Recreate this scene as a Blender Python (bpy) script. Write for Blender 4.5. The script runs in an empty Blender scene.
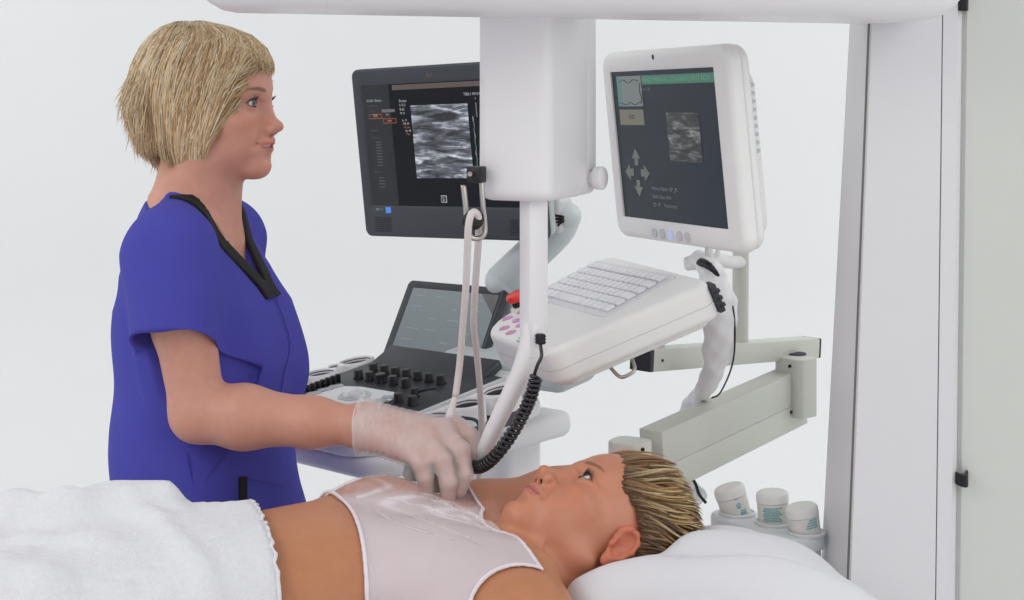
import bpy, bmesh, math, random
import numpy as np
from mathutils import Vector, Matrix, Euler

random.seed(7)
RNG = np.random.default_rng(11)
SC = bpy.context.scene
COL = SC.collection
F, HX, HY, CZ = 1560.0, 512.0, 91.0, 1.5
R_ = math.radians


def P(px, py, D):
    """World point that the 1024x600 photograph shows at (px, py), D metres in front of the camera."""
    return Vector(((px - HX) / F * D, D, CZ - (py - HY) / F * D))


def lin(c):
    return tuple((v / 255 / 12.92) if v / 255 <= 0.04045 else ((v / 255 + 0.055) / 1.055) ** 2.4 for v in c)


def rot(yaw=0, pitch=0, roll=0):
    return Matrix.Rotation(R_(yaw), 4, 'Z') @ Matrix.Rotation(R_(pitch), 4, 'X') @ Matrix.Rotation(R_(roll), 4, 'Y')


def T(*v):
    return Matrix.Translation(Vector(v))


def frame(loc, yaw=0, pitch=0, roll=0):
    return Matrix.Translation(Vector(loc)) @ rot(yaw, pitch, roll)


# ------------------------------------------------------------------ materials
def mat(name, rgb, rough=0.5, metal=0.0, var=0.04, scale=30.0, bump=0.0, bscale=200.0, coat=0.0, sss=0.0, sheen=0.0,
        emit=None, attr=None, spec=0.5, aniso=None):
    m = bpy.data.materials.new(name)
    m.use_nodes = True
    nt = m.node_tree
    nt.nodes.clear()
    out = nt.nodes.new('ShaderNodeOutputMaterial')
    b = nt.nodes.new('ShaderNodeBsdfPrincipled')
    nt.links.new(b.outputs[0], out.inputs[0])
    c = lin(rgb)
    b.inputs['Roughness'].default_value = rough
    b.inputs['Metallic'].default_value = metal
    b.inputs['Specular IOR Level'].default_value = spec
    b.inputs['Coat Weight'].default_value = coat
    b.inputs['Sheen Weight'].default_value = sheen
    if sss:
        b.inputs['Subsurface Weight'].default_value = sss
        b.inputs['Subsurface Radius'].default_value = (1.0, 0.35, 0.2)
        b.inputs['Subsurface Scale'].default_value = 0.008
    tc = nt.nodes.new('ShaderNodeTexCoord')
    nz = nt.nodes.new('ShaderNodeTexNoise')
    nz.inputs['Scale'].default_value = scale
    nz.inputs['Detail'].default_value = 4
    nt.links.new(tc.outputs['Object'], nz.inputs['Vector'])
    mx = nt.nodes.new('ShaderNodeMix')
    mx.data_type = 'RGBA'
    mx.blend_type = 'MULTIPLY'
    mx.inputs[0].default_value = 1.0
    rp = nt.nodes.new('ShaderNodeValToRGB')
    rp.color_ramp.elements[0].position = 0.3
    rp.color_ramp.elements[1].position = 0.7
    lo, hi = 1 - var, 1.0
    rp.color_ramp.elements[0].color = (lo, lo, lo, 1)
    rp.color_ramp.elements[1].color = (hi, hi, hi, 1)
    nt.links.new(nz.outputs[0], rp.inputs[0])
    if attr:
        at = nt.nodes.new('ShaderNodeAttribute')
        at.attribute_name = attr
        nt.links.new(at.outputs['Color'], mx.inputs[6])
    else:
        mx.inputs[6].default_value = (*c, 1)
    nt.links.new(rp.outputs[0], mx.inputs[7])
    nt.links.new(mx.outputs[2], b.inputs['Base Color'])
    if bump:
        n2 = nt.nodes.new('ShaderNodeTexNoise')
        n2.inputs['Scale'].default_value = bscale
        n2.inputs['Detail'].default_value = 3
        nt.links.new(tc.outputs['Object'], n2.inputs['Vector'])
        bp = nt.nodes.new('ShaderNodeBump')
        bp.inputs['Strength'].default_value = bump
        bp.inputs['Distance'].default_value = 0.002
        nt.links.new(n2.outputs[0], bp.inputs['Height'])
        nt.links.new(bp.outputs[0], b.inputs['Normal'])
    if emit:
        b.inputs['Emission Color'].default_value = (*lin(emit[0]), 1)
        b.inputs['Emission Strength'].default_value = emit[1]
    return m


def sheer(name, rgb, opacity, rough=0.35, coat=0.0, bump=0.0, bscale=60.0, stretch=(1, 1, 1), opattr=None, spec=0.5):
    """A thin translucent film (glove, sheer fabric, frosted plastic): part of the light passes straight through."""
    m = mat(name, rgb, rough, bump=bump, bscale=bscale, coat=coat, spec=spec)
    nt = m.node_tree
    b = next(n for n in nt.nodes if n.type == 'BSDF_PRINCIPLED')
    out = next(n for n in nt.nodes if n.type == 'OUTPUT_MATERIAL')
    tr = nt.nodes.new('ShaderNodeBsdfTransparent')
    ms = nt.nodes.new('ShaderNodeMixShader')
    nt.links.new(tr.outputs[0], ms.inputs[1])
    nt.links.new(b.outputs[0], ms.inputs[2])
    nt.links.new(ms.outputs[0], out.inputs[0])
    if opattr:
        at = nt.nodes.new('ShaderNodeAttribute')
        at.attribute_name = opattr
        nt.links.new(at.outputs['Fac'], ms.inputs[0])
    else:
        nz = nt.nodes.new('ShaderNodeTexNoise')
        nz.inputs['Scale'].default_value = bscale
        tc = next(n for n in nt.nodes if n.type == 'TEX_COORD')
        nt.links.new(tc.outputs['Object'], nz.inputs['Vector'])
        mr = nt.nodes.new('ShaderNodeMapRange')
        mr.inputs[1].default_value = 0.2
        mr.inputs[2].default_value = 0.8
        mr.inputs[3].default_value = opacity * 0.7
        mr.inputs[4].default_value = min(1, opacity * 1.3)
        nt.links.new(nz.outputs[0], mr.inputs[0])
        nt.links.new(mr.outputs[0], ms.inputs[0])
    return m


# ------------------------------------------------------------------ mesh builder
class MB:
    def __init__(s, M=None):
        s.v, s.f, s.m, s.base = [], [], [], (M or Matrix.Identity(4))
        s.attr = {}

    def add(s, verts, faces, M=None, mi=0):
        o = len(s.v)
        A = s.base @ M if M is not None else s.base
        s.v.extend(A @ Vector(p) for p in verts)
        s.f.extend(tuple(o + i for i in f) for f in faces)
        s.m.extend([mi] * len(faces))
        return s

    def _bm(s, bm, M, mi):
        bm.verts.index_update()
        s.add([v.co.copy() for v in bm.verts], [[v.index for v in f.verts] for f in bm.faces], M, mi)
        bm.free()

    def box(s, sx, sy, sz, M=None, r=0.0, seg=2, mi=0, taper=None):
        bm = bmesh.new()
        bmesh.ops.create_cube(bm, size=1)
        for v in bm.verts:
            tx = ty = 1.0
            if taper and v.co.z > 0:
                tx, ty = taper
            v.co = Vector((v.co.x * sx * tx, v.co.y * sy * ty, v.co.z * sz))
        if r > 0:
            bmesh.ops.bevel(bm, geom=bm.edges[:], offset=r, segments=seg, profile=0.5, affect='EDGES', clamp_overlap=True)
        s._bm(bm, M, mi)
        return s

    def loops(s, rings, M=None, mi=0, cap=(True, True), closed=True):
        """Bridge successive rings of equal length."""
        n = len(rings[0])
        v = [p for r in rings for p in r]
        f = []
        for i in range(len(rings) - 1):
            for j in range(n if closed else n - 1):
                k = (j + 1) % n
                f.append((i * n + j, i * n + k, (i + 1) * n + k, (i + 1) * n + j))
        if cap[0]:
            f.append(tuple(reversed(range(n))))
        if cap[1]:
            f.append(tuple((len(rings) - 1) * n + j for j in range(n)))
        s.add(v, f, M, mi)
        return s

    def slab(s, w, h, t, r, b=0.002, nb=3, M=None, mi=0, na=6):
        """Rounded rectangle in XY (centred), thickness t along +Z from 0, edges rounded by b."""
        def ring(d, z):
            return [(x, y, z) for x, y in rrect(w - 2 * d, h - 2 * d, max(r - d, 1e-4), na)]
        rs = []
        for i in range(nb + 1):
            a = math.pi / 2 * i / nb
            rs.append(ring(b * (1 - math.sin(a)), b * (1 - math.cos(a))))
        for i in range(nb + 1):
            a = math.pi / 2 * i / nb
            rs.append(ring(b * (1 - math.cos(a)), t - b * (1 - math.sin(a))))
        return s.loops(rs, M, mi)

    def outline(s, poly, t, b=0.002, nb=2, M=None, mi=0):
        """Prism over polygon in XY with slightly rounded rims (inset towards the centroid)."""
        cx = sum(p[0] for p in poly) / len(poly)
        cy = sum(p[1] for p in poly) / len(poly)
        def ring(d, z):
            o = []
            for x, y in poly:
                L = math.hypot(x - cx, y - cy) or 1
                k = max(0, 1 - d / L)
                o.append((cx + (x - cx) * k, cy + (y - cy) * k, z))
            return o
        rs = []
        for i in range(nb + 1):
            a = math.pi / 2 * i / nb
            rs.append(ring(b * (1 - math.sin(a)), b * (1 - math.cos(a))))
        for i in range(nb + 1):
            a = math.pi / 2 * i / nb
            rs.append(ring(b * (1 - math.cos(a)), t - b * (1 - math.sin(a))))
        return s.loops(rs, M, mi)

    def lathe(s, prof, seg=24, M=None, mi=0, cap=(True, True)):
        rs = [[(r * math.cos(2 * math.pi * k / seg), r * math.sin(2 * math.pi * k / seg), z) for k in range(seg)] for r, z in prof]
        return s.loops(rs, M, mi, cap)

    def ell(s, c, r, seg=20, M=None, mi=0):
        n = seg // 2
        pr = [(max(math.sin(math.pi * i / n), 0.02), -math.cos(math.pi * i / n)) for i in range(n + 1)]
        A = T(*c) @ Matrix.Diagonal((r[0], r[1], r[2], 1))
        return s.lathe(pr, seg, (M @ A) if M is not None else A, mi)

    def tube(s, pts, r, seg=10, M=None, mi=0, cap=True, flat=1.0, up=None):
        pts = [Vector(p) for p in pts]
        rr = r if hasattr(r, '__len__') else [r] * len(pts)
        t0 = (pts[1] - pts[0]).normalized()
        n = Vector(up) if up else t0.orthogonal()
        n = (n - t0 * n.dot(t0)).normalized()
        rs = []
        for i, p in enumerate(pts):
            t = (pts[min(i + 1, len(pts) - 1)] - pts[max(i - 1, 0)]).normalized()
            n = (n - t * n.dot(t))
            n = n.normalized() if n.length > 1e-6 else t.orthogonal().normalized()
            bq = t.cross(n)
            rs.append([p + (n * math.cos(2 * math.pi * k / seg) + bq * (math.sin(2 * math.pi * k / seg) * flat)) * rr[i] for k in range(seg)])
        return s.loops(rs, M, mi, (cap, cap))

    def grid(s, fn, nu, nv, M=None, mi=0):
        v = [fn(i / nu, j / nv) for i in range(nu + 1) for j in range(nv + 1)]
        f = [(i * (nv + 1) + j, (i + 1) * (nv + 1) + j, (i + 1) * (nv + 1) + j + 1, i * (nv + 1) + j + 1) for i in range(nu) for j in range(nv)]
        s.add(v, f, M, mi)
        return s

    def build(s, name, mats, parent=None, smooth=35):
        return mesh_obj(name, [tuple(p) for p in s.v], s.f, mats, parent, smooth, s.m)


def rrect(w, h, r, na=6):
    r = min(r, w / 2 - 1e-5, h / 2 - 1e-5)
    o = []
    for cx, cy, a0 in ((w / 2 - r, h / 2 - r, 0), (-w / 2 + r, h / 2 - r, 90), (-w / 2 + r, -h / 2 + r, 180), (w / 2 - r, -h / 2 + r, 270)):
        for i in range(na + 1):
            a = R_(a0 + 90 * i / na)
            o.append((cx + r * math.cos(a), cy + r * math.sin(a)))
    return o


def mesh_obj(name, verts, faces, mats, parent=None, smooth=35, midx=None, attrs=None):
    me = bpy.data.meshes.new(name)
    me.from_pydata(verts, [], faces)
    for m in (mats if isinstance(mats, (list, tuple)) else [mats]):
        me.materials.append(m)
    if midx is not None and any(midx):
        me.polygons.foreach_set('material_index', midx)
    if attrs:
        for k, a in attrs.items():
            if a.ndim == 1:
                at = me.attributes.new(k, 'FLOAT', 'POINT')
                at.data.foreach_set('value', a.astype(np.float32))
            else:
                at = me.attributes.new(k, 'FLOAT_COLOR', 'POINT')
                c = np.ones((len(a), 4), np.float32)
                c[:, :3] = a
                at.data.foreach_set('color', c.ravel())
    if smooth:
        me.shade_smooth()
        if smooth < 180:
            me.set_sharp_from_angle(angle=R_(smooth))
    me.update()
    o = bpy.data.objects.new(name, me)
    COL.objects.link(o)
    if parent is not None:
        o.parent = parent
    return o


def thing(name, label, cat, M=None, group=None):
    o = bpy.data.objects.new(name, None)
    o.empty_display_size = 0.05
    COL.objects.link(o)
    if M is not None:
        o.matrix_world = M
    o['label'] = label
    o['category'] = cat
    if group:
        o['group'] = group
    return o


def tag(o, label, cat, group=None):
    o['label'] = label
    o['category'] = cat
    if group:
        o['group'] = group
    return o


def copy_tree(o, parent=None):
    c = o.copy()
    COL.objects.link(c)
    c.parent = parent
    for ch in list(o.children):
        copy_tree(ch, c)
    return c


def spline(pts, n=12):
    """Catmull-Rom through points."""
    p = [Vector(q) for q in pts]
    p = [p[0] * 2 - p[1]] + p + [p[-1] * 2 - p[-2]]
    o = []
    for i in range(1, len(p) - 2):
        for k in range(n):
            t = k / n
            a, b, c, d = p[i - 1], p[i], p[i + 1], p[i + 2]
            o.append(0.5 * ((2 * b) + (c - a) * t + (2 * a - 5 * b + 4 * c - d) * t * t + (3 * b - a - 3 * c + d) * t ** 3))
    o.append(p[-2])
    return o


# ------------------------------------------------------------------ implicit surfaces for bodies and cloth
class Fr:
    """Local frame: world = R q + t."""
    def __init__(s, R=np.eye(3), t=(0, 0, 0)):
        s.R, s.t = np.array(R, float), np.array(t, float)

    def w(s, q):
        return s.R @ np.array(q, float) + s.t

    def loc(s, p):
        return (np.asarray(p, float) - s.t) @ s.R


WORLD = Fr()


class Prim:
    def __init__(s, fn, c, rad, fr=WORLD):
        s.fn, s.fr = fn, fr
        s.c, s.rad = fr.w(c), rad


def ell(c, r, fr=WORLD, R=None):
    c = np.array(c, float); r = np.array(r, float)
    def fn(x, y, z):
        q = [x - c[0], y - c[1], z - c[2]]
        if R is not None:
            q = [q[0] * R[0][i] + q[1] * R[1][i] + q[2] * R[2][i] for i in range(3)]
        k0 = np.sqrt((q[0] / r[0]) ** 2 + (q[1] / r[1]) ** 2 + (q[2] / r[2]) ** 2)
        k1 = np.sqrt((q[0] / r[0] ** 2) ** 2 + (q[1] / r[1] ** 2) ** 2 + (q[2] / r[2] ** 2) ** 2) + 1e-9
        return k0 * (k0 - 1) / k1
    return Prim(fn, c, float(max(r)), fr)


def cap(a, b, ra, rb=None, fr=WORLD):
    a = np.array(a, float); b = np.array(b, float)
    rb = ra if rb is None else rb
    d = b - a; L = float(d @ d) + 1e-12
    def fn(x, y, z):
        qx, qy, qz = x - a[0], y - a[1], z - a[2]
        t = np.clip((qx * d[0] + qy * d[1] + qz * d[2]) / L, 0, 1)
        return np.sqrt((qx - d[0] * t) ** 2 + (qy - d[1] * t) ** 2 + (qz - d[2] * t) ** 2) - (ra + (rb - ra) * t)
    return Prim(fn, (a + b) / 2, math.sqrt(L) / 2 + max(ra, rb), fr)


def loft(tab, fr=WORLD, n=2.3):
    """tab rows: (s, c1, c2, h1, h2): along local axis 0, an elliptical section in axes 1,2."""
    tab = np.array(tab, float)
    s0, s1 = tab[0, 0], tab[-1, 0]
    def fn(x, y, z):
        xs = np.clip(x, s0, s1)
        g = [np.interp(xs, tab[:, 0], tab[:, i]) for i in (1, 2, 3, 4)]
        k = (np.abs((y - g[0]) / g[2]) ** n + np.abs((z - g[1]) / g[3]) ** n + 1e-9) ** (1 / n)
        d = (k - 1) * np.minimum(g[2], g[3])
        e = np.maximum(s0 - x, x - s1)
        return np.maximum(d, e)
    m = tab.mean(0)
    return Prim(fn, ((s0 + s1) / 2, m[1], m[2]), math.hypot((s1 - s0) / 2, max(tab[:, 3].max(), tab[:, 4].max()) * 1.3), fr)


def half(pt, nrm):
    """Half space; negative on the side the normal points away from."""
    pt = np.array(pt, float); n = np.array(nrm, float); n /= np.linalg.norm(n)
    return Prim(lambda x, y, z: (x - pt[0]) * n[0] + (y - pt[1]) * n[1] + (z - pt[2]) * n[2], pt, 1e3)


def smin(a, b, k):
    if k <= 0:
        return np.minimum(a, b)
    h = np.maximum(k - np.abs(a - b), 0) / k
    return np.minimum(a, b) - h * h * k * 0.25


class Field:
    def __init__(s, lo, hi, h):
        s.h = h
        s.lo = np.array(lo, float)
        n = np.ceil((np.array(hi, float) - s.lo) / h).astype(int) + 1
        s.ax = [(s.lo[i] + h * np.arange(n[i])).astype(np.float32) for i in range(3)]
        s.f = np.full(n, 0.3, np.float32)

    def region(s, pr, pad):
        sl = []
        for i in range(3):
            a = max(int((pr.c[i] - pr.rad - pad - s.lo[i]) / s.h), 0)
            b = min(int((pr.c[i] + pr.rad + pad - s.lo[i]) / s.h) + 2, len(s.ax[i]))
            if b <= a:
                return None
            sl.append(slice(a, b))
        return tuple(sl)

    def val(s, pr, sl):
        X, Y, Z = s.ax[0][sl[0]][:, None, None], s.ax[1][sl[1]][None, :, None], s.ax[2][sl[2]][None, None, :]
        if pr.fr is not WORLD:
            R, t = pr.fr.R, pr.fr.t
            X, Y, Z = X - t[0], Y - t[1], Z - t[2]
            X, Y, Z = [(X * R[0, i] + Y * R[1, i] + Z * R[2, i]).astype(np.float32) for i in range(3)]
        return pr.fn(X, Y, Z)

    def op(s, kind, pr, k=0.0, off=0.0):
        sl = s.region(pr, (0.03 if s.h < 0.0022 else 0.05) + k + abs(off)) if kind != '&' else tuple(slice(0, len(a)) for a in s.ax)
        if sl is None:
            return s
        d = s.val(pr, sl) - off
        g = s.f[sl]
        if kind == '+':
            s.f[sl] = smin(g, d, k)
        elif kind == '-':
            s.f[sl] = -smin(-g, d, k)
        elif kind == '&':
            s.f[sl] = -smin(-g, -d, k)
        return s

    def run(s, ops, off=0.0):
        for o in ops:
            s.op(o[0], o[1], o[2] if len(o) > 2 else 0.0, off if o[0] == '+' else 0.0)
        return s

    def sample(s, p):
        """Trilinear value at points p (n,3)."""
        q = (np.asarray(p) - s.lo) / s.h
        n = np.array(s.f.shape)
        q = np.clip(q, 0, n - 1.001)
        i = q.astype(int); t = q - i
        o = 0
        for a in (0, 1):
            for b in (0, 1):
                for c in (0, 1):
                    w = (t[:, 0] if a else 1 - t[:, 0]) * (t[:, 1] if b else 1 - t[:, 1]) * (t[:, 2] if c else 1 - t[:, 2])
                    o = o + w * s.f[i[:, 0] + a, i[:, 1] + b, i[:, 2] + c]
        return o

    def mesh(s, relax=1):
        """Surface nets."""
        f = s.f
        sg = f < 0
        nx, ny, nz = f.shape
        c = np.zeros((nx - 1, ny - 1, nz - 1), np.int8)
        for a in (0, 1):
            for b in (0, 1):
                for d in (0, 1):
                    c += sg[a:nx - 1 + a, b:ny - 1 + b, d:nz - 1 + d]
        act = (c > 0) & (c < 8)
        I = np.argwhere(act)
        if len(I) == 0:
            return np.zeros((0, 3)), np.zeros((0, 4), int)
        idx = np.full(act.shape, -1, np.int64)
        idx[act] = np.arange(len(I))
        acc = np.zeros((len(I), 3)); cnt = np.zeros(len(I))
        co = [(a, b, d) for a in (0, 1) for b in (0, 1) for d in (0, 1)]
        vals = {k: f[I[:, 0] + k[0], I[:, 1] + k[1], I[:, 2] + k[2]] for k in co}
        for k in co:
            for ax in range(3):
                if k[ax] == 0:
                    k2 = list(k); k2[ax] = 1; k2 = tuple(k2)
                    va, vb = vals[k], vals[k2]
                    cr = (va < 0) != (vb < 0)
                    t = np.where(cr, va / np.where(cr, va - vb, 1), 0)
                    for q in range(3):
                        acc[:, q] += np.where(cr, k[q] + (t if q == ax else 0), 0)
                    cnt += cr
        V = I + acc / cnt[:, None]
        quads = []
        for ax in range(3):
            u, w = (ax + 1) % 3, (ax + 2) % 3
            sa = [slice(None)] * 3; sb = [slice(None)] * 3
            sa[ax] = slice(0, -1); sb[ax] = slice(1, None)
            A, B = sg[tuple(sa)], sg[tuple(sb)]
            E = np.argwhere(A != B)
            ok = (E[:, u] > 0) & (E[:, w] > 0) & (E[:, u] < f.shape[u] - 1) & (E[:, w] < f.shape[w] - 1)
            E = E[ok]
            ins = A[E[:, 0], E[:, 1], E[:, 2]]
            def at(du, dw):
                q = E.copy(); q[:, u] += du; q[:, w] += dw
                return idx[q[:, 0], q[:, 1], q[:, 2]]
            Q = np.stack([at(-1, -1), at(0, -1), at(0, 0), at(-1, 0)], 1)
            Q[~ins] = Q[~ins][:, ::-1]
            quads.append(Q)
        Q = np.concatenate(quads)
        for _ in range(relax):
            acc = np.zeros_like(V); n = np.zeros(len(V))
            for a in range(4):
                b = (a + 1) % 4
                np.add.at(acc, Q[:, a], V[Q[:, b]]); np.add.at(n, Q[:, a], 1)
                np.add.at(acc, Q[:, b], V[Q[:, a]]); np.add.at(n, Q[:, b], 1)
            V = V * 0.5 + 0.5 * acc / np.maximum(n, 1)[:, None]
        W = s.lo + V * s.h
        if relax:  # pull the relaxed points back onto the surface
            g = np.stack([s.sample(W + s.h * e) - s.sample(W - s.h * e) for e in np.eye(3)], 1) / (2 * s.h)
            gn = np.maximum((g * g).sum(1), 0.25)
            W = W - g * np.clip(s.sample(W) / gn, -s.h * 0.6, s.h * 0.6)[:, None]
        return W, Q


def keep(V, Q, mask):
    """Keep faces all of whose vertices satisfy mask."""
    ok = mask[Q].all(1)
    Q = Q[ok]
    u, inv = np.unique(Q, return_inverse=True)
    return V[u], inv.reshape(Q.shape)


def merge(*vq):
    V, Q, o = [], [], 0
    for v, q in vq:
        V.append(v); Q.append(q + o); o += len(v)
    return np.concatenate(V), np.concatenate(Q)


def uvsphere(c, r, n=24, R=None):
    b = MB(); b.lathe([(max(math.sin(math.pi * i / n), 1e-3) * r, -math.cos(math.pi * i / n) * r) for i in range(n + 1)], n * 2)
    V = np.array([tuple(p) for p in b.v])
    if R is not None:
        V = V @ np.array(R).T
    Q = [f for f in b.f if len(f) == 4]
    return V + np.array(c), np.array(Q)
# ------------------------------------------------------------------ a head, in its own frame (x forward, y left, z up, metres)
def mm(*a):
    return [q / 1000 for q in a]


def head_ops(fr, smile=0.0, slim=1.0, open_mouth=0.0, ears=True, jawdrop=0.0, nose=1.0, lips=1.0, tip=0.0):
    E = lambda c, r, R=None: ell(mm(*c), mm(*r), fr, R)
    C = lambda a, b, ra, rb=None: cap(mm(*a), mm(*b), ra / 1000, None if rb is None else rb / 1000, fr)
    o = [('+', E((-10, 0, 28), (94, 74, 82)), 0),
         ('+', E((24, 0, 34), (66, 62, 66)), .02),
         ('+', E((22, 0, -36), (63, 57 * slim, 72)), .03)]
    for s in (-1, 1):
        o += [('+', C((66, 10 * s, -95), (4, 46 * s * slim, -62), 15, 13), .022),
              ('+', E((50, 41 * s, -27), (27, 20, 17)), .02),
              ('+', C((80, 8 * s, 15), (68, 42 * s, 17), 8, 7), .018)]
    o += [('+', E((75, 0, -99), (13, 15, 12)), .022), ('+', E((76, 0, -64), (15, 27, 21)), .024)]
    for s in (-1, 1):
        o += [('+', E((50, 33 * s, -55), (25, 18, 27)), .022)]
    # sockets, then the nose between them
    for s in (-1, 1):
        o += [('-', E((92, 30 * s, 0), (15, 17, 11)), .016)]
    o += [('+', C((84, 0, 3), (98 + tip, 0, -33), 6.2, 7.2), .016),
          ('+', E((103.5 + tip, 0, -37), (9.5 * nose, 8.6 * nose, 7.8 * nose)), .010),
          ('+', C((86, 0, -50), (93, 0, -56), 7, 7), .014)]
    for s in (-1, 1):
        o += [('+', E((93.5, 11.5 * s * nose, -42), (10 * nose, 6.8 * nose, 7.2 * nose)), .006)]
    for s in (-1, 1):
        o += [('-', C((97, 5.8 * s * nose, -51.5 * nose ** .2), (95, 6.6 * s * nose, -43), 2.9 * nose, 2.3 * nose), .002)]
    # mouth
    u = smile
    for s in (-1, 1):
        o += [('+', C((91.2, 3 * s, -62.3), (79, (22 + 2 * u) * s, -67 + 5 * u), 4.6 * lips, 2.2), .008),
              ('+', C((89.6, 2 * s, -73 - jawdrop), (78.5, (21 + 2 * u) * s, -69 + 5 * u), 5.2 * lips, 2.2), .008)]
    w = 1.0 + open_mouth
    o += [('-', C((97, 0, -67.4 - jawdrop / 2), (81, 23, -68 + 5.5 * u), w, .5), .0025),
          ('-', C((97, 0, -67.4 - jawdrop / 2), (81, -23, -68 + 5.5 * u), w, .5), .0025)]
    if open_mouth > .5:
        o += [('-', E((88, 0, -66.6), (12, 18, 2.6)), .0015)]
    o += [('-', E((94, 0, -85.5), (6, 16, 4)), .012), ('-', C((102, 0, -53), (98, 0, -59), 2, 2), .006)]
    for s in (-1, 1):  # smile crease beside the nostril
        o += [('-', C((92, 19 * s, -44), (82, (29 + 2 * u) * s, -66), 1.2, 1.0), .010)]
    # lids
    for s in (-1, 1):
        o += [('+', E((70.5, 31 * s, .5), (13.8, 14.4, 13.2)), .005),
              ('-', E((84, 31.5 * s, -.3), (9, 12.5, 4.9)), .0016),
              ('-', C((84.5, 23 * s, 9.0), (81, 42 * s, 7.5), .9, .7), .004)]
    if ears:
        a = R_(12)
        for s in (-1, 1):
            b = s * R_(6)
            Rz = np.array([[math.cos(b), -math.sin(b), 0], [math.sin(b), math.cos(b), 0], [0, 0, 1]])
            Ry = np.array([[math.cos(a), 0, math.sin(a)], [0, 1, 0], [-math.sin(a), 0, math.cos(a)]])
            ef = Fr(fr.R @ Rz @ Ry, fr.w(mm(-6, 73 * s, -17)))
            E2 = lambda c, r: ell(mm(*c), mm(*r), ef)
            C2 = lambda p, q, ra, rb: cap(mm(*p), mm(*q), ra / 1000, rb / 1000, ef)
            rim = [(9, 2, 6), (10, 3, 17), (4, 5.5, 26), (-7, 7, 28), (-16, 8, 21), (-19, 8, 8), (-16, 7.5, -8), (-8, 5, -19)]
            o += [('+', E2((-5, 2.2 * s, 3), (16, 4.4, 26)), .006), ('+', E2((-3, 4 * s, -25), (8, 4.2, 9.5)), .006)]
            for p, q in zip(rim[:-1], rim[1:]):
                o += [('+', C2((p[0], p[1] * s, p[2]), (q[0], q[1] * s, q[2]), 3.0, 3.0), .0065)]
            o += [('-', E2((-1, 8.5 * s, -4), (8, 6, 11)), .004), ('-', E2((-6, 9 * s, 15), (8, 4.8, 8)), .004),
                  ('+', E2((8, 5 * s, -5), (4, 4, 6)), .004)]
    return o


def g1(x, w):
    return np.exp(-(x / w) ** 2)


def sst(x, a, b):
    t = np.clip((x - a) / (b - a), 0, 1)
    return t * t * (3 - 2 * t)


def head_tint(q, skin, lip, brow, smile=0.0, blush=0.35, teeth=False, browdy=0.0, lash=1.0):
    """Pigment of lips, brows, lash line and cheeks; nostril and mouth-line shade painted in. q in mm."""
    x, y, z = q.T
    ay = np.abs(y)
    col = np.tile(np.array(skin), (len(q), 1))
    def blend(c, w):
        nonlocal col
        w = np.clip(w, 0, 1)[:, None]
        col = col * (1 - w) + np.array(c) * w
    red = np.array(skin) * np.array((1.0, .70, .68))
    blend(red, blush * g1(ay - 42, 20) * g1(z + 32, 18) * (x > 30))
    blend(red, blush * .9 * g1(y, 12) * g1(z + 40, 10) * (x > 90))
    blend(red, .9 * sst(ay, 70, 77) * (x < 20) * (z < 35) * (z > -50))
    blend(red, .4 * g1(y, 14) * g1(z + 100, 10) * (x > 60))
    zc = -67.6 + 5.4 * smile * (ay / 25) ** 1.5
    dz = z - zc
    half_w = 24 + 2 * smile
    env = np.sqrt(np.clip(1 - (ay / half_w) ** 2, 0, 1))
    up = 6.6 * env * (1 - .25 * g1(y, 3)) + .3
    lo = 8.4 * env + .3
    inl = sst(np.where(dz > 0, up - dz, lo + dz), -.8, 1.0) * (x > 70) * (ay < half_w)
    blend(lip, inl * .85)
    blend(np.array(lip) * .35, g1(dz, 1.5) * inl * (0 if teeth else .7))  # dark parting of the lips: crease shade put into the colour
    # brows
    bz = 19 + browdy + 3.5 * np.sin(np.clip((ay - 12) / 36, 0, 1) * 2.6)
    th = np.interp(ay, [10, 18, 35, 50], [1.8, 3.0, 2.4, .8])
    blend(brow, .85 * sst(th - np.abs(z - bz), -1.2, .8) * sst(ay, 10, 14) * sst(50 - ay, 0, 4) * (x > 40))
    # lash line round the aperture
    ey, ez = (ay - 31.5) / 12.9, (z + .3) / 5.3
    rr = np.sqrt(ey ** 2 + ez ** 2)
    ring = g1(rr - 1.0, .16) * (x > 62) * (z > -9) * (z < 10)
    blend((.03, .016, .012), ring * np.where(ez > -.1, .95, .45) * lash)
    blend(np.array(skin) * np.array((.72, .55, .52)), .55 * g1(rr - 1.5, .35) * (z > 1) * (x > 60) * lash)
    # nostrils, darkened in the colour for the shade inside them
    blend(np.array(skin) * .12, g1(ay - 6, 3.0) * g1(z + 48, 3.2) * (x < 101) * (x > 90) * sst(-z, 44, 47))
    return col


def eyeball(fr, s, look=(1, 0, 0), iris=(.09, .13, .12), r=12.2):
    V, Q = uvsphere((0, 0, 0), r, 28)
    lk = np.array(look, float); lk /= np.linalg.norm(lk)
    d = V @ lk / r
    ang = np.degrees(np.arccos(np.clip(d, -1, 1)))
    col = np.tile((.72, .68, .66), (len(V), 1))
    w = 1 - sst(ang, 26, 30)
    col = col * (1 - w[:, None]) + np.array(iris) * w[:, None]
    w = g1(ang - 27, 2.5)[:, None] * .7
    col = col * (1 - w) + np.array((.02, .02, .02)) * w
    w = (1 - sst(ang, 10, 12))[:, None]
    col = col * (1 - w) + .004 * w
    Vw = np.array([fr.w((v + np.array((70.3, 31 * s, 0))) / 1000) for v in V])
    return Vw, Q, col


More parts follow.
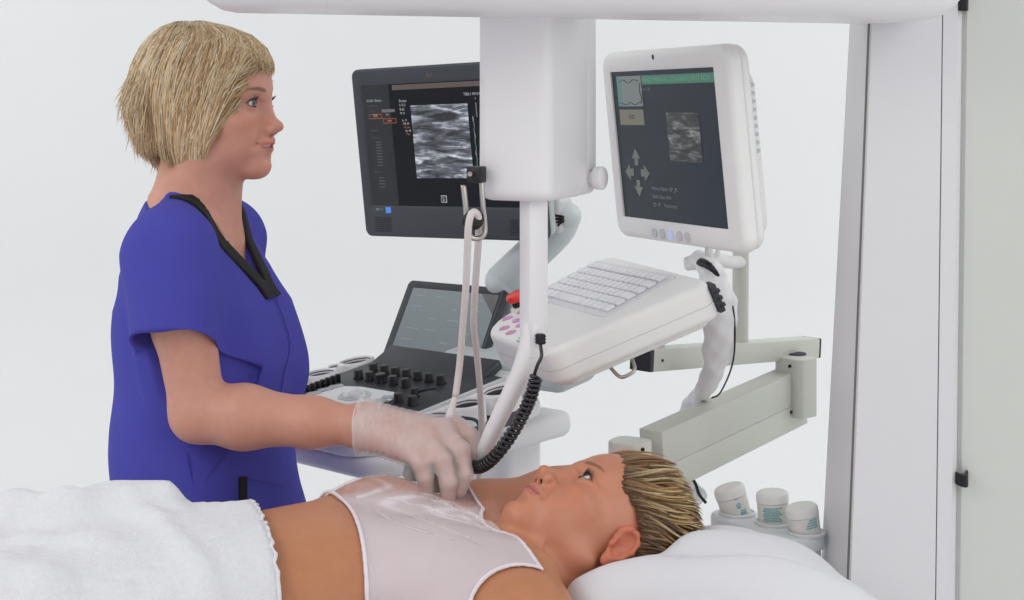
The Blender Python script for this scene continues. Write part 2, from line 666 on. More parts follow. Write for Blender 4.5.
def lashes(fr, s, side_gain=1.0):
    """Upper lashes as fine tapered quills, lower ones shorter."""
    b = MB()
    for up in (1, 0):
        n = 26 if up else 14
        for i in range(n):
            t = -1 + 2 * (i + .5) / n
            y = 31.5 + 12.4 * t
            z = -.3 + (1 if up else -1) * 4.9 * math.sqrt(max(0, 1 - t * t)) * .98
            x = 70.5 + math.sqrt(max(1, 13.4 ** 2 - (y - 31) ** 2 - z * z)) - .3
            L = (8.0 if up else 3.0) * (0.7 + .3 * random.random()) * (1 + .25 * t)
            d = Vector((.8, .35 * t + .1, .55 if up else -.6)).normalized()
            pts = []
            for k in range(4):
                u = k / 3
                p = Vector((x, y, z)) + d * L * u + Vector((0, 0, (2.2 if up else -.4) * u * u))
                pts.append(fr.w((p.x / 1000, s * p.y / 1000, p.z / 1000)))
            b.tube(pts, [.00042, .00036, .00024, .00008], 4)
    V = np.array([tuple(p) for p in b.v])
    return V, b.f


def join_body(name, pieces, skin_mat, parent, inv):
    """pieces: (V, faces, colour) merged into ONE mesh in the parent's frame."""
    V, Fc, Cc, o = [], [], [], 0
    for v, f, c in pieces:
        V.append(v); Fc.extend([tuple(int(i) + o for i in q) for q in f])
        Cc.append(c if np.ndim(c) == 2 else np.tile(c, (len(v), 1))); o += len(v)
    V = np.concatenate(V); Cc = np.concatenate(Cc)
    M = np.array(inv)
    V = V @ M[:3, :3].T + M[:3, 3]
    return mesh_obj(name, V.tolist(), Fc, skin_mat, parent, 180, None, {'tint': Cc})
# ------------------------------------------------------------------ the white studio
def struct(name, mb, m, smooth=35):
    o = mb.build(name, m, None, smooth)
    o['kind'] = 'structure'
    return o


wall_m = mat('studio_white', (238, 239, 240), .9, var=.015, scale=2, spec=.1)
floor_m = mat('studio_floor_white', (232, 233, 234), .7, var=.02, scale=3, spec=.2)
b = MB(); b.box(9.0, 8.2, .10, T(0, 2.0, -.05)); struct('floor', b, floor_m)
b = MB()
prof = []
for i in range(13):
    a = math.pi / 2 * i / 12
    prof.append((5.2 + .8 * math.sin(a), .8 - .8 * math.cos(a)))
ring_f = [(y, z) for y, z in prof] + [(6.0, 4.2), (6.1, 4.2), (6.1, -.1), (5.2, -.1)]
b.loops([[(-4.5, y, z) for y, z in ring_f], [(4.5, y, z) for y, z in ring_f]])
struct('wall_back', b, wall_m)
b = MB(); b.box(.1, 8.2, 4.2, T(-4.55, 2.0, 2.1)); struct('wall_left', b, wall_m)
b = MB(); b.box(.1, 8.2, 4.2, T(4.55, 2.0, 2.1)); struct('wall_right', b, wall_m)

# shared equipment materials
bright_pl = mat('bright_plastic', (240, 239, 238), .45, var=.02, scale=8)
white_pl = mat('white_plastic', (237, 235, 238), .42, var=.02, scale=8)
cool_pl = mat('warm_white_plastic', (230, 230, 226), .45, var=.02, scale=8)
bone_pl = mat('bone_enamel', (216, 217, 208), .4, var=.02, scale=10)
grey_pl = mat('pale_grey_plastic', (196, 202, 204), .45, var=.02)
dark_pl = mat('charcoal_plastic', (52, 55, 62), .5, var=.06, scale=60)
black_pl = mat('black_plastic', (16, 16, 19), .45, var=.1)
groove_m = mat('shadow_gap_grey', (120, 118, 118), .7)
steel_m = mat('brushed_steel', (190, 186, 180), .3, metal=1.0, var=.05)
white_rub = mat('white_cable_rubber', (222, 214, 212), .5)


def text_mb(mb, s, size, M, mi=0, align='LEFT'):
    cu = bpy.data.curves.new('t', 'FONT')
    cu.body = s
    cu.size = size
    cu.align_x = align
    cu.resolution_u = 2
    o = bpy.data.objects.new('t', cu)
    COL.objects.link(o)
    dg = bpy.context.evaluated_depsgraph_get()
    me = bpy.data.meshes.new_from_object(o.evaluated_get(dg))
    mb.add([v.co.copy() for v in me.vertices], [list(p.vertices) for p in me.polygons], M, mi)
    bpy.data.objects.remove(o)
    bpy.data.curves.remove(cu)
    bpy.data.meshes.remove(me)


def rectq(mb, x0, z0, x1, z1, y, mi=0):
    mb.add([(x0, y, z0), (x1, y, z0), (x1, y, z1), (x0, y, z1)], [(0, 1, 2, 3)], None, mi)


UP = Matrix.Rotation(math.pi / 2, 4, 'X')      # XY drawing -> XZ plane facing -Y


def emit_m(name, rgb, s=1.0):
    m = mat(name, (8, 8, 10), .25, emit=(rgb, s))
    return m


def scan_m(name, seed, warm=(1, 1, 1), gain=1.0, sx=1.0):
    """Layered tissue speckle of an ultrasound picture, shown by the screen's own light."""
    m = bpy.data.materials.new(name)
    m.use_nodes = True
    nt = m.node_tree
    bs = nt.nodes['Principled BSDF']
    bs.inputs['Base Color'].default_value = (.004, .004, .005, 1)
    bs.inputs['Roughness'].default_value = .25
    tc = nt.nodes.new('ShaderNodeTexCoord')
    mp = nt.nodes.new('ShaderNodeMapping')
    mp.inputs['Location'].default_value = (seed, seed * .7, seed * .3)
    mp.inputs['Scale'].default_value = (15 * sx, 28, 85 * sx)
    mp.inputs['Rotation'].default_value = (0, .10, 0)
    nt.links.new(tc.outputs['Object'], mp.inputs[0])
    n1 = nt.nodes.new('ShaderNodeTexNoise'); n1.inputs['Scale'].default_value = 1.0; n1.inputs['Detail'].default_value = 6; n1.inputs['Distortion'].default_value = .8
    n2 = nt.nodes.new('ShaderNodeTexNoise'); n2.inputs['Scale'].default_value = 5.0; n2.inputs['Detail'].default_value = 2
    nt.links.new(mp.outputs[0], n1.inputs['Vector']); nt.links.new(mp.outputs[0], n2.inputs['Vector'])
    r1 = nt.nodes.new('ShaderNodeValToRGB')
    e = r1.color_ramp.elements
    e[0].position = .36; e[0].color = (.012, .013, .016, 1)
    e[1].position = .70; e[1].color = (.62, .64, .68, 1)
    k = e.new(.52); k.color = (.10, .105, .12, 1)
    nt.links.new(n1.outputs[0], r1.inputs[0])
    r2 = nt.nodes.new('ShaderNodeMapRange'); r2.inputs[1].default_value = .3; r2.inputs[2].default_value = .7; r2.inputs[3].default_value = .55; r2.inputs[4].default_value = 1.35
    nt.links.new(n2.outputs[0], r2.inputs[0])
    mx = nt.nodes.new('ShaderNodeMix'); mx.data_type = 'RGBA'; mx.blend_type = 'MULTIPLY'; mx.inputs[0].default_value = 1
    nt.links.new(r1.outputs[0], mx.inputs[6]); nt.links.new(r2.outputs[0], mx.inputs[7])
    m2 = nt.nodes.new('ShaderNodeMix'); m2.data_type = 'RGBA'; m2.blend_type = 'MULTIPLY'; m2.inputs[0].default_value = 1
    m2.inputs[7].default_value = (*warm, 1)
    nt.links.new(mx.outputs[2], m2.inputs[6])
    nt.links.new(m2.outputs[2], bs.inputs['Emission Color'])
    bs.inputs['Emission Strength'].default_value = gain
    return m
# ------------------------------------------------------------------ scanner gantry: column, overhead beam, side panel
GAN = thing('scanner_gantry', 'tall white tapered column with overhead beam and hinged side panel at the right', 'medical scanner', T(.52, 2.2, 0))
gi = T(-.52, -2.2, 0)


def sec(z):
    """Column section at height z: front-left corner drifts outwards with height."""
    k = (z - .80) / .795
    fl = .4631 + .0303 * k
    fr = .583 + .0096 * k
    db = 2.345 - .055 * k
    return fl, fr, db


b = MB(gi)
rings = []
for z in (0, .4, .8, 1.2, 1.6, 1.95):
    fl, fr, db = sec(z)
    rings.append([(fl + .003, 2.150, z), (fl, 2.156, z), (fl, db - .01, z), (fl + .01, db, z), (fr, db, z), (fr, 2.150, z)])
b.loops(rings)
col_o = b.build('column', mat('column_white', (222, 220, 224), .5, var=.02, scale=6), GAN, 25)
b = MB(gi)
rings = []
for z in (0, .8, 1.95):
    fl, fr, db = sec(z)
    x0 = fr + .0022
    w = .0300
    rings.append([(x0, 2.152, z), (x0 + .02, 2.152, z), (x0 + w - .004, 2.158, z), (x0 + w, 2.166, z), (x0 + w, db - .01, z), (x0, db - .01, z)])
b.loops(rings)
b.build('edge_trim', bpy.data.materials['column_white'], GAN, 40)
b = MB(gi)
rings = []
for z in (0, .8, 1.95):
    fl, fr, db = sec(z)
    rings.append([(fr - .001, 2.156, z), (fr + .0035, 2.156, z), (fr + .0035, 2.30, z), (fr - .001, 2.30, z)])
b.loops(rings)
b.build('gap_shade', groove_m, GAN)  # grey strip painted for the shade in the gap beside the trim
b = MB(gi)
rings = []
for z in (0, .8, 1.6, 1.95):
    fl, fr, db = sec(z)
    rings.append([(fl + .0005, 2.1535, z), (fl - .0012, 2.1565, z), (fl - .0012, 2.1585, z), (fl + .002, 2.1560, z)])
b.loops(rings)
b.build('corner_seam', groove_m, GAN)
b = MB(gi)
rings = []
for z in (0, .8, 1.95):
    fl, fr, db = sec(z)
    x0 = fr + .0345
    rings.append([(x0, 2.176, z), (x0 + .006, 2.170, z), (x0 + .62, 2.190, z), (x0 + .62, 2.26, z), (x0, 2.25, z)])
b.loops(rings)
panel = b.build('side_panel', mat('panel_warm_grey', (208, 209, 205), .5, var=.02, scale=6), GAN, 30)
for py in (480.5, 5.0):
    p = P(964.5, py, 2.15)
    h = MB(gi)
    rs = []
    for i in range(9):
        t = -1 + 2 * i / 8
        x = p.x + t * .0098
        y = 2.155 - .012 * (1 - t * t) + .012 * max(0, t) ** 2
        zc = p.z + .0015 * t * t
        rs.append([(x, y, zc - .0082), (x, y, zc + .0082), (x, y + .012, zc + .0082), (x, y + .012, zc - .0082)])
    h.loops(rs)
    h.build('hinge', black_pl, GAN, 40)
# beam with a rounded, bowed underside
b = MB(gi)
A, Bp = Vector((-.425, 1.968, 1.603)), Vector((.598, 2.112, 1.592))
ax_b = (Bp - A).normalized()
sd = Vector((-ax_b.y, ax_b.x, 0)).normalized()
rs = []
L = (Bp - A).length
for i in range(41):
    s = L * (.5 - .5 * math.cos(math.pi * i / 40))
    d0, d1 = s, L - s
    k = min(1, math.sqrt(max(0, 1 - (1 - min(d0 / .075, 1)) ** 2))) * .999 + .001
    k2 = min(1, math.sqrt(max(0, 1 - (1 - min(d1 / .07, 1)) ** 2))) * .999 + .001
    kk = min(k, k2)
    c = A + ax_b * s + Vector((0, 0, .11))
    hw_, hh_ = .125 * (.35 + .65 * kk), .11 * (.05 + .95 * kk)
    ring = []
    for x, y in rrect(2 * hw_, 2 * hh_, .055 * kk + .002, 7):
        ring.append(c + sd * x + Vector((0, 0, y)))
    rs.append(ring)
b.loops(rs)
b.build('beam', white_pl, GAN, 50)

# ------------------------------------------------------------------ scanner arm hanging from the beam
yb = -25.0
HM = frame((.049, 2.06, 0), -25)     # local x runs left along the near-left face, y along the right face
ARM = thing('scanner_unit', 'white box housing with square post and bent tube arm hanging from the overhead beam', 'scanner unit', T(.03, 2.13, 1.352))
ai = T(-.03, -2.13, -1.352)
b = MB(ai)
b.box(.109, .146, .30, HM @ T(-.0545, .073, 1.352 + .15), r=.018, seg=5)
hous = b.build('housing', white_pl, ARM, 50)
b = MB(ai)
b.slab(.107, .296, .044, .016, .004, 3, HM @ T(-.0543, .1700, 1.3535 + .148) @ UP)
b.build('back_cover', white_pl, ARM, 50)
b = MB(ai)
b.slab(.1085, .298, .0016, .017, .0004, 1, HM @ T(-.0545, .1262, 1.3525 + .149) @ UP)
b.build('cover_gap', groove_m, ARM)
b = MB(ai)
kn = HM @ T(.002, .146, 1.378) @ Matrix.Rotation(math.pi / 2, 4, 'Y')
b.lathe([(.008, -.008), (.009, .003), (.0150, .004), (.0165, .008), (.0165, .016), (.0145, .0185), (.001, .019)], 24, kn)
b.build('clamp_knob', white_pl, ARM, 50)
PM = frame((.0242, 2.10, 0), -60)
b = MB(ai)
b.box(.029, .029, .235, PM @ T(-.0145, .0145, 1.365 - .1175 + .01), r=.0022, seg=2)
b.build('post', white_pl, ARM, 40)
b = MB(ai)
pth = spline([P(533.5, 322, 2.118), P(532.5, 342, 2.118), P(523, 369, 2.122), P(507, 402, 2.135), P(490.5, 436, 2.15), P(479.5, 460, 2.158)], 6)
b.tube(pth, [.0152 + .0022 * math.sin(math.pi * min(1, i / 14)) - .0055 * (i / (len(pth) - 1)) ** 1.5 for i in range(len(pth))], 20, up=(1, 0, 0), flat=1.0)
b.build('bent_tube', white_pl, ARM, 60)
b = MB(ai)
b.lathe([(.001, -.004), (.0115, -.003), (.0125, 0), (.0125, .010), (.010, .013)], 20, T(*P(479.5, 461, 2.157)) @ Vector((.3, -.05, -1)).to_track_quat('Z', 'X').to_matrix().to_4x4())
b.build('end_collar', cool_pl, ARM, 40)
# cord socket on the post
b = MB(ai)
sm = T(*P(540.5, 339, 2.094)) @ rot(-60)
b.box(.011, .010, .014, sm, r=.001, seg=1)
for i in range(3):
    b.box(.0116, .0112, .0016, sm @ T(0, 0, -.0045 + .0042 * i), r=.0003, seg=1)
b.build('cord_socket', black_pl, ARM, 40)

# coiled cord
CORD = MB()
lead = spline([P(540.5, 345, 2.088), P(541.5, 356, 2.082), P(537.5, 365, 2.080), P(534.5, 374, 2.086)], 8)
ctr = spline([P(536.5, 376, 2.088), P(531, 396, 2.088), P(522, 416, 2.094), P(509, 438, 2.104), P(494, 457, 2.118), P(482, 466, 2.13), P(473, 467, 2.138)], 40)
coil = []
tot = len(ctr) - 1
turns = 27
n_ = Vector((0, -1, 0))
for i in range(tot * 2 + 1):
    u = i / 2
    i0 = min(int(u), tot - 1)
    c = ctr[i0].lerp(ctr[i0 + 1], u - i0)
    t = (ctr[min(i0 + 1, tot)] - ctr[max(i0 - 1, 0)]).normalized()
    n_ = (n_ - t * n_.dot(t)).normalized()
    q = t.cross(n_)
    a = 2 * math.pi * turns * u / tot
    coil.append(c + (n_ * math.cos(a) + q * math.sin(a)) * .0068)
tail = spline([ctr[-1], P(468, 462, 2.148), P(466, 455, 2.156)], 6)
CORD.tube(lead, .0024, 8)
CORD.tube(coil, .0029, 8)
CORD.tube(tail, .0032, 8)
cord = CORD.build('coiled_cord', mat('black_cord', (17, 17, 24), .32, coat=.3), None, 180)
tag(cord, 'black coiled cord along the white bent tube arm down to the gloved hand', 'cord')

# cable hook on the housing's left face
HK = thing('cable_hook', 'steel U-shaped cable hook on black clamp at the corner of the white housing', 'hook', T(*P(474, 174, 2.09)))
ki = HK.matrix_world.inverted()
b = MB(ki)
b.box(.021, .020, .022, T(*P(476.5, 174.5, 2.085)) @ rot(-25), r=.002, seg=2)
b.build('clamp', black_pl, HK)
b = MB(ki)
b.lathe([(.0002, -.004), (.0028, -.0035), (.0032, 0), (.0032, .004)], 14, T(*P(470, 174, 2.072)) @ Matrix.Rotation(math.pi / 2, 4, 'X'))
b.build('screw', steel_m, HK, 40)
b = MB(ki)
b.tube(spline([P(481.5, 180, 2.085), P(483, 205, 2.082), P(485, 226, 2.082), P(483.5, 235, 2.080), P(477, 238.5, 2.078), P(470, 236, 2.076), P(467, 226, 2.076), P(465.5, 205, 2.076), P(463.3, 185, 2.078)], 8), .0037, 12)
b.build('rod', steel_m, HK, 180)
b = MB(ki)
b.ell(P(472.5, 221, 2.072), (.0150, .010, .0125), 20)
b.build('roller', black_pl, HK, 60)

# probe, its cable over the hook, and the holder it sits in
PR = thing('ultrasound_probe', 'white handheld ultrasound probe gripped in the gloved hand on the patient', 'ultrasound probe', T(*P(432, 492, 2.15)))
pi_ = PR.matrix_world.inverted()
b = MB(pi_)
axp = [P(433, 491, 2.150), P(434, 480, 2.152), P(437, 466, 2.156), P(441, 450, 2.164), P(446, 434, 2.172), P(448.5, 424, 2.180)]
radp = [(.0255, .0105), (.0265, .0125), (.0225, .0135), (.0165, .0125), (.0125, .0105), (.0085, .0085)]
rs = []
for p, (a_, c_) in zip(axp, radp):
    t_ = (Vector(axp[-1]) - Vector(axp[0])).normalized()
    e_x = Vector((.80, .6, 0)); e_x = (e_x - t_ * e_x.dot(t_)).normalized(); e_y = t_.cross(e_x)
    rs.append([Vector(p) + e_x * (a_ * math.cos(2 * math.pi * k / 28)) + e_y * (c_ * math.sin(2 * math.pi * k / 28)) for k in range(28)])
b.loops(rs)
b.build('probe_body', mat('probe_grey', (200, 198, 190), .4), PR, 50)
b = MB(pi_)
b.tube(spline([P(448.5, 424, 2.180), P(451, 411, 2.190), P(455.5, 396, 2.198)], 8), [.0085 - .0042 * min(1, i / 13) for i in range(17)], 14)
b.build('strain_relief', white_rub, PR, 180)
b = MB(pi_)
b.tube(spline([P(455.5, 396, 2.198), P(459.5, 365, 2.190), P(462.5, 330, 2.16), P(466, 285, 2.11), P(467.5, 250, 2.080), P(468.5, 226, 2.060), P(471.5, 214, 2.056), P(476, 213, 2.062), P(479, 222, 2.075), P(478.5, 240, 2.11), P(475, 290, 2.18), P(473.8, 325, 2.24), P(476.5, 350, 2.30), P(480, 390, 2.36), P(481.5, 430, 2.42), P(479, 480, 2.48), P(476, 540, 2.56), P(486, 600, 2.66), P(505, 625, 2.75)], 10), .0050, 12)
b.build('cable', white_rub, PR, 180)
b = MB(pi_)
b.box(.030, .020, .030, T(*P(461, 466, 2.17)) @ rot(-30, 0, 20), r=.004, seg=2)
b.build('mount_block', black_pl, PR, 40)
b = MB(pi_)
b.lathe([(.012, 0), (.014, .004), (.014, .026), (.010, .030)], 18, T(*P(411.5, 479, 2.185)) @ rot(0, 0, 14))
b.build('guide_foot', mat('guide_grey', (216, 216, 212), .4), PR, 40)
# ------------------------------------------------------------------ touch monitor of the scanner
MM = frame((.2264, 2.3207, 1.4174), -65.33, 5.79, -.72)
MON = thing('touch_monitor', 'white flat touch monitor with dark screen and arrow pad, above the white keyboard', 'monitor', MM)
b = MB()
x0, x1, z0, z1 = -.179, .197, -.1475, .1455
cx, cz = (x0 + x1) / 2, (z0 + z1) / 2
FR = T(cx, 0, cz) @ UP
# front bezel as a frame: outer slab with the screen opening
def frame_mb(mb, w, h, r, ox0, oz0, ox1, oz1, t, bev, M, depth):
    """Rounded slab with a rectangular recess in its front face (front faces +Z of M)."""
    out = [(x, y) for x, y in rrect(w, h, r, 8)]
    rs = []
    n = len(out)
    def ring(d, z):
        return [(x, y, z) for x, y in rrect(w - 2 * d, h - 2 * d, max(r - d, 1e-4), 8)]
    rs.append(ring(0, -t))
    for i in range(6):
        a = math.pi / 2 * i / 5
        rs.append(ring(bev * (1 - math.cos(a)), -bev * (1 - math.sin(a))))
    def near(px, py):
        sx, sy = max(ox0, min(ox1, px)), max(oz0, min(oz1, py))
        return sx, sy
    iw, ih, ic, id_ = ox1 - ox0, oz1 - oz0, (ox0 + ox1) / 2, (oz0 + oz1) / 2
    inn = [(ic + x, id_ + y) for x, y in rrect(iw, ih, .0015, 8)]
    inn2 = [(ic + x, id_ + y) for x, y in rrect(iw + .010, ih + .010, .004, 8)]
    rs.append([(x, y, 0) for x, y in inn2])
    rs.append([(x, y, -.0025) for x, y in inn])
    rs.append([(x, y, -depth) for x, y in inn])
    mb.loops(rs, M, 0, (True, True))


frame_mb(b, x1 - x0, z1 - z0, .026, -.1525 - cx, -.1145 - cz, .1525 - cx, .1145 - cz, .020, .012, FR, .006)
b.build('bezel', bright_pl, MON, 40)
b = MB()
b.slab(x1 - x0 - .004, z1 - z0 - .004, .016, .028, .006, 4, T(cx, .0205 + .016, cz) @ UP)
b.slab(.33, .24, .016, .03, .008, 4, T(cx + .012, .0360 + .014, cz - .01) @ UP)
b.build('rear_shell', bright_pl, MON, 40)
for i in range(9):
    v = MB()
    v.box(.006, .010, .0055, T(x1 - .012, .040, .085 - i * .0115), r=.0022, seg=2)
    v.box(.05, .018, .0055, T(x1 - .042, .042, .085 - i * .0115), r=.0022, seg=2)
    v.build('vent_rib', grey_pl, MON, 50)
b = MB()
rectq(b, -.1525, -.1145, .1525, .1145, .0052)
scr = b.build('screen', mat('dark_slate_screen', (14, 17, 22), .35, emit=((36, 43, 51), 1.0), spec=.25), MON)
gm = [emit_m('pale_grey_glow', (108, 115, 114)), emit_m('green_bar_glow', (58, 106, 88)), emit_m('beige_button_glow', (104, 104, 90)), emit_m('screen_line', (30, 34, 40)),
      emit_m('screen_text', (100, 106, 110)), emit_m('teal_glow', (74, 118, 120)), emit_m('arrow_glow', (90, 97, 90)), emit_m('header_letters', (96, 152, 126))]
b = MB()
y = .0046
rectq(b, -.137, .060, -.060, .107, y, 0)
rectq(b, -.137, .060, -.124, .104, y - .0001, 5)
for pts in (spline([(-.128, y - .0002, .098), (-.115, y - .0002, .101), (-.100, y - .0002, .096), (-.085, y - .0002, .101), (-.068, y - .0002, .099)], 5),
            spline([(-.063, y - .0002, .096), (-.067, y - .0002, .085), (-.062, y - .0002, .072), (-.066, y - .0002, .064)], 5),
            spline([(-.132, y - .0002, .066), (-.112, y - .0002, .0625), (-.098, y - .0002, .066), (-.084, y - .0002, .0625), (-.068, y - .0002, .067)], 5)):
    b.tube(pts, .0007, 4, None, 3)
rectq(b, -.058, .093, .1525, .107, y, 1)
rectq(b, -.137, .031, -.061, .055, y, 2)
text_mb(b, 'END', .010, T(-.099, y - .0003, .040) @ UP, 3, 'CENTER')
text_mb(b, 'READY MANUAL: SCANNING FIRST ROW', .0105, T(-.055, y - .0003, .0965) @ UP, 7)
text_mb(b, 'row 1: RR', .0065, T(-.060, y - .0003, .084) @ UP, 4)
b.build('screen_text', gm, scr, 0)
b = MB()
for k, (dx, dz) in enumerate(((0, 1), (1, 0), (0, -1), (-1, 0))):
    c = (-.098, -.043)
    R2 = Matrix.Rotation(-k * math.pi / 2, 2)
    for poly in ([(-.006, .012), (.006, .012), (.006, .024), (-.006, .024)], [(-.014, .023), (.014, .023), (0, .040)]):
        q = [R2 @ Vector(p) for p in poly]
        b.add([(c[0] + p.x * .95, y, c[1] + p.y * .95) for p in q], [tuple(range(len(q)))], None, 6)
b.build('arrow_pad', gm, scr, 0)
b = MB()
for i, s_ in enumerate(('Patient Name: GP_JM', 'Birth Date: N/A', 'ID: 1P     Resolution')):
    text_mb(b, s_, .0085, T(-.056, y - .0003, -.068 - i * .0125) @ UP, 4)
b.build('screen_text', gm, scr, 0)
b = MB()
rectq(b, .006, -.0225, .098, .050, y)
b.build('scan_image', scan_m('dim_tissue_scan', 3.1, (.85, .88, .80), .36, 1.5), scr, 0)
for i, xx in enumerate((-.053, -.029, -.005, .021, .044)):
    k = MB()
    n = 6 if i in (0, 4) else 24
    k.lathe([(.0080, 0), (.0080, .0014), (.0070, .0022), (.0005, .0022)], n if i not in (0, 4) else 8, T(xx, 0, -.133) @ UP)
    k.build('front_button', emit_m('lit_blue_white', (190, 200, 236), .8) if i == 2 else mat('button_silver', (208, 206, 214), .35), MON, 30)
b = MB()
b.ell((-.008, -.0005, .134), (.0022, .0012, .004), 14)
b.build('status_sensor', black_pl, MON, 60)
# mount: neck under the monitor and the upright on the support bar
SUP = thing('support_arm', 'bone-white jointed support arm carrying the monitor and keyboard beside the patient', 'support arm', T(*P(631, 460, 2.38)))
si = SUP.matrix_world.inverted()
b = MB(si)
b.tube([P(740, 352, 2.645), P(741, 235, 2.645)], .0140, 24)
b.build('upright', bone_pl, SUP, 60)
pl0, pl1 = P(643, 359.5, 2.45), P(810, 347, 2.80)
dirb = (pl1 - pl0).normalized()
bar_M = Matrix.Translation((pl0 + pl1) / 2) @ dirb.to_track_quat('X', 'Z').to_matrix().to_4x4()
Lb = (pl1 - pl0).length
b = MB(si)
b.box(Lb, .042, .0350, bar_M, r=.003, seg=2)
b.build('bar', bone_pl, SUP, 40)
for sx_, nm in ((-1, 'end_cap'), (1, 'end_cap')):
    b = MB(si)
    b.box(.010 if sx_ < 0 else .004, .0415, .0345, bar_M @ T(sx_ * (Lb / 2 + .0025), 0, 0), r=.0012, seg=1)
    b.build(nm, dark_pl if sx_ < 0 else black_pl, SUP)
b = MB(si)
b.lathe([(.0005, -.001), (.0022, -.001), (.0024, .002)], 10, bar_M @ T(-Lb / 2 + .022, -.0206, 0) @ Matrix.Rotation(math.pi / 2, 4, 'X'))
b.build('screw', black_pl, SUP)
# sloping parallel arm between the two joint blocks
a0, a1 = P(652, 461, 2.40), P(797, 393, 2.73)
da = (a1 - a0).normalized()
arm_M = Matrix.Translation((a0 + a1) / 2) @ da.to_track_quat('X', 'Z').to_matrix().to_4x4()
La = (a1 - a0).length
b = MB(si)
b.box(La, .044, .056, arm_M @ T(0, 0, .0205), r=.0025, seg=2)
b.build('upper_link', bone_pl, SUP, 40)
b = MB(si)
b.box(La - .01, .0436, .042, arm_M @ T(0, .0, -.0284), r=.0012, seg=2)
b.build('lower_link', bone_pl, SUP, 40)
b = MB(si)
jm = T(*P(796, 387, 2.70)) @ rot(-50)
b.slab(.062, .050, .102, .011, .003, 3, jm @ T(0, 0, -.049))
j2 = b.build('joint_block', bone_pl, SUP, 40)
for px, py in ((790, 366), (791, 412), (803, 363)):
    k = MB(si)
    k.lathe([(.0005, -.0005), (.0028, -.0005), (.0030, .003)], 12, T(*P(px, py, 2.672)) @ rot(-25) @ UP)
    k.build('screw', black_pl, j2)
b = MB(si)
b.lathe([(.016, 0), (.016, .014)], 24, T(*P(797, 361, 2.72)) @ T(0, 0, .0))
b.build('pivot', dark_pl, SUP)
b = MB(si)
j1 = P(630, 470, 2.36)
b.slab(.060, .054, .105, .018, .003, 3, T(j1.x, j1.y, .867) @ rot(-30))
jb = b.build('joint_block', bone_pl, SUP, 40)
k = MB(si)
k.lathe([(.0005, -.0005), (.0028, -.0005), (.0030, .003)], 12, T(*P(643.0, 449.5, 2.332)) @ rot(-20) @ UP)
k.build('screw', black_pl, jb)
b = MB(si)
b.tube([(j1.x, j1.y, .895), (j1.x, j1.y, .86), (j1.x + .005, j1.y + .03, .845), (j1.x + .03, j1.y + .17, .845), (j1.x + .035, j1.y + .20, .83), (j1.x + .035, j1.y + .20, .02)], .018, 20)
b.build('floor_post', bone_pl, SUP, 60)
b = MB(si)
b.slab(.20, .18, .030, .03, .008, 3, T(j1.x + .045, j1.y + .20, .0))
b.build('base_plate', bone_pl, SUP, 40)
b = MB(si)
b.box(.030, .022, .020, T(*P(654, 342.5, 2.49)) @ rot(-50), r=.003, seg=2)
b.box(.046, .03, .004, T(*P(649, 349, 2.48)) @ rot(-50), r=.001, seg=1)
b.build('tray_bracket', bone_pl, SUP, 40)
# monitor neck joins monitor, keyboard tray and upright
b = MB(si)
b.box(.055, .030, .022, T(*P(701, 262, 2.36)) @ rot(-60, 0, -10), r=.006, seg=3)
b.tube(spline([P(700, 262, 2.37), P(712, 258, 2.43), P(728, 262, 2.57), P(741, 262, 2.645)], 6), .011, 12)
b.tube([P(709, 246, 2.33), P(708, 262, 2.345)], .006, 10)
b.tube([P(718, 247, 2.33), P(718, 256, 2.34)], .004, 10)
b.build('monitor_neck', bright_pl, SUP, 40)

# white cloth sleeve over the monitor cables
SLV = thing('cable_sleeve', 'crinkled white cloth cable sleeve with black zip hanging from the monitor neck', 'cable sleeve', T(*P(722, 340, 2.42)))
vi = SLV.matrix_world.inverted()
cs = spline([P(697, 259, 2.36), P(707, 266, 2.33), P(714, 280, 2.33), P(719, 300, 2.34), P(720, 330, 2.36), P(716, 360, 2.40), P(708, 382, 2.46), P(698, 398, 2.60), P(688, 412, 2.66), P(682, 440, 2.68), P(681, 470, 2.66), P(690, 488, 2.64), P(700, 500, 2.62)], 12)
b = MB(vi)
rs = []
nn = Vector((1, 0, 0))
for i, p in enumerate(cs):
    t = (cs[min(i + 1, len(cs) - 1)] - cs[max(i - 1, 0)]).normalized()
    nn = (nn - t * nn.dot(t)).normalized()
    q = t.cross(nn)
    u = i / len(cs)
    r0 = .0145 + .0085 * math.sin(math.pi * min(1, max(0, (u - .05) * 2.2))) + .0006 * math.sin(i * .37)
    rs.append([p + (nn * math.cos(a) + q * math.sin(a)) * (r0 * (1 + .10 * math.sin(2 * a + i * .13 + 1.2 * math.sin(i * .21)) + .045 * math.sin(5 * a - i * .43 + 2 * math.sin(i * .17)) + .045 * math.sin(i * .83 + 3 * a))) for a in [2 * math.pi * k / 28 for k in range(28)]])
b.loops(rs)
b.build('sleeve_cloth', mat('white_cloth_sleeve', (246, 246, 248), .8, bump=.6, bscale=45), SLV, 70)
b = MB(vi)
b.tube(spline([P(699, 261, 2.322), P(709, 266, 2.297), P(719, 276, 2.297)], 6), [.006, .007, .007, .007, .0065, .006, .006, .005, .005, .004, .004, .003, .002], 10, flat=.5)
b.tube(spline([P(731.5, 300, 2.325), P(734.5, 320, 2.335), P(734.5, 350, 2.36), P(730, 372, 2.40), P(720, 393, 2.46), P(712, 398, 2.49)], 8), .0014, 6)
b.build('zip', black_pl, SLV, 180)
lb_ = MB(vi)
lb_.tube(spline([P(691, 476, 2.625), P(696, 485, 2.62), P(699, 494, 2.61), P(706, 503, 2.60)], 8), .0026, 8)
lb_.ell(P(692, 476, 2.62), (.0035, .0035, .0045), 12)
lb_.build('loose_lead', black_pl, SLV, 180)

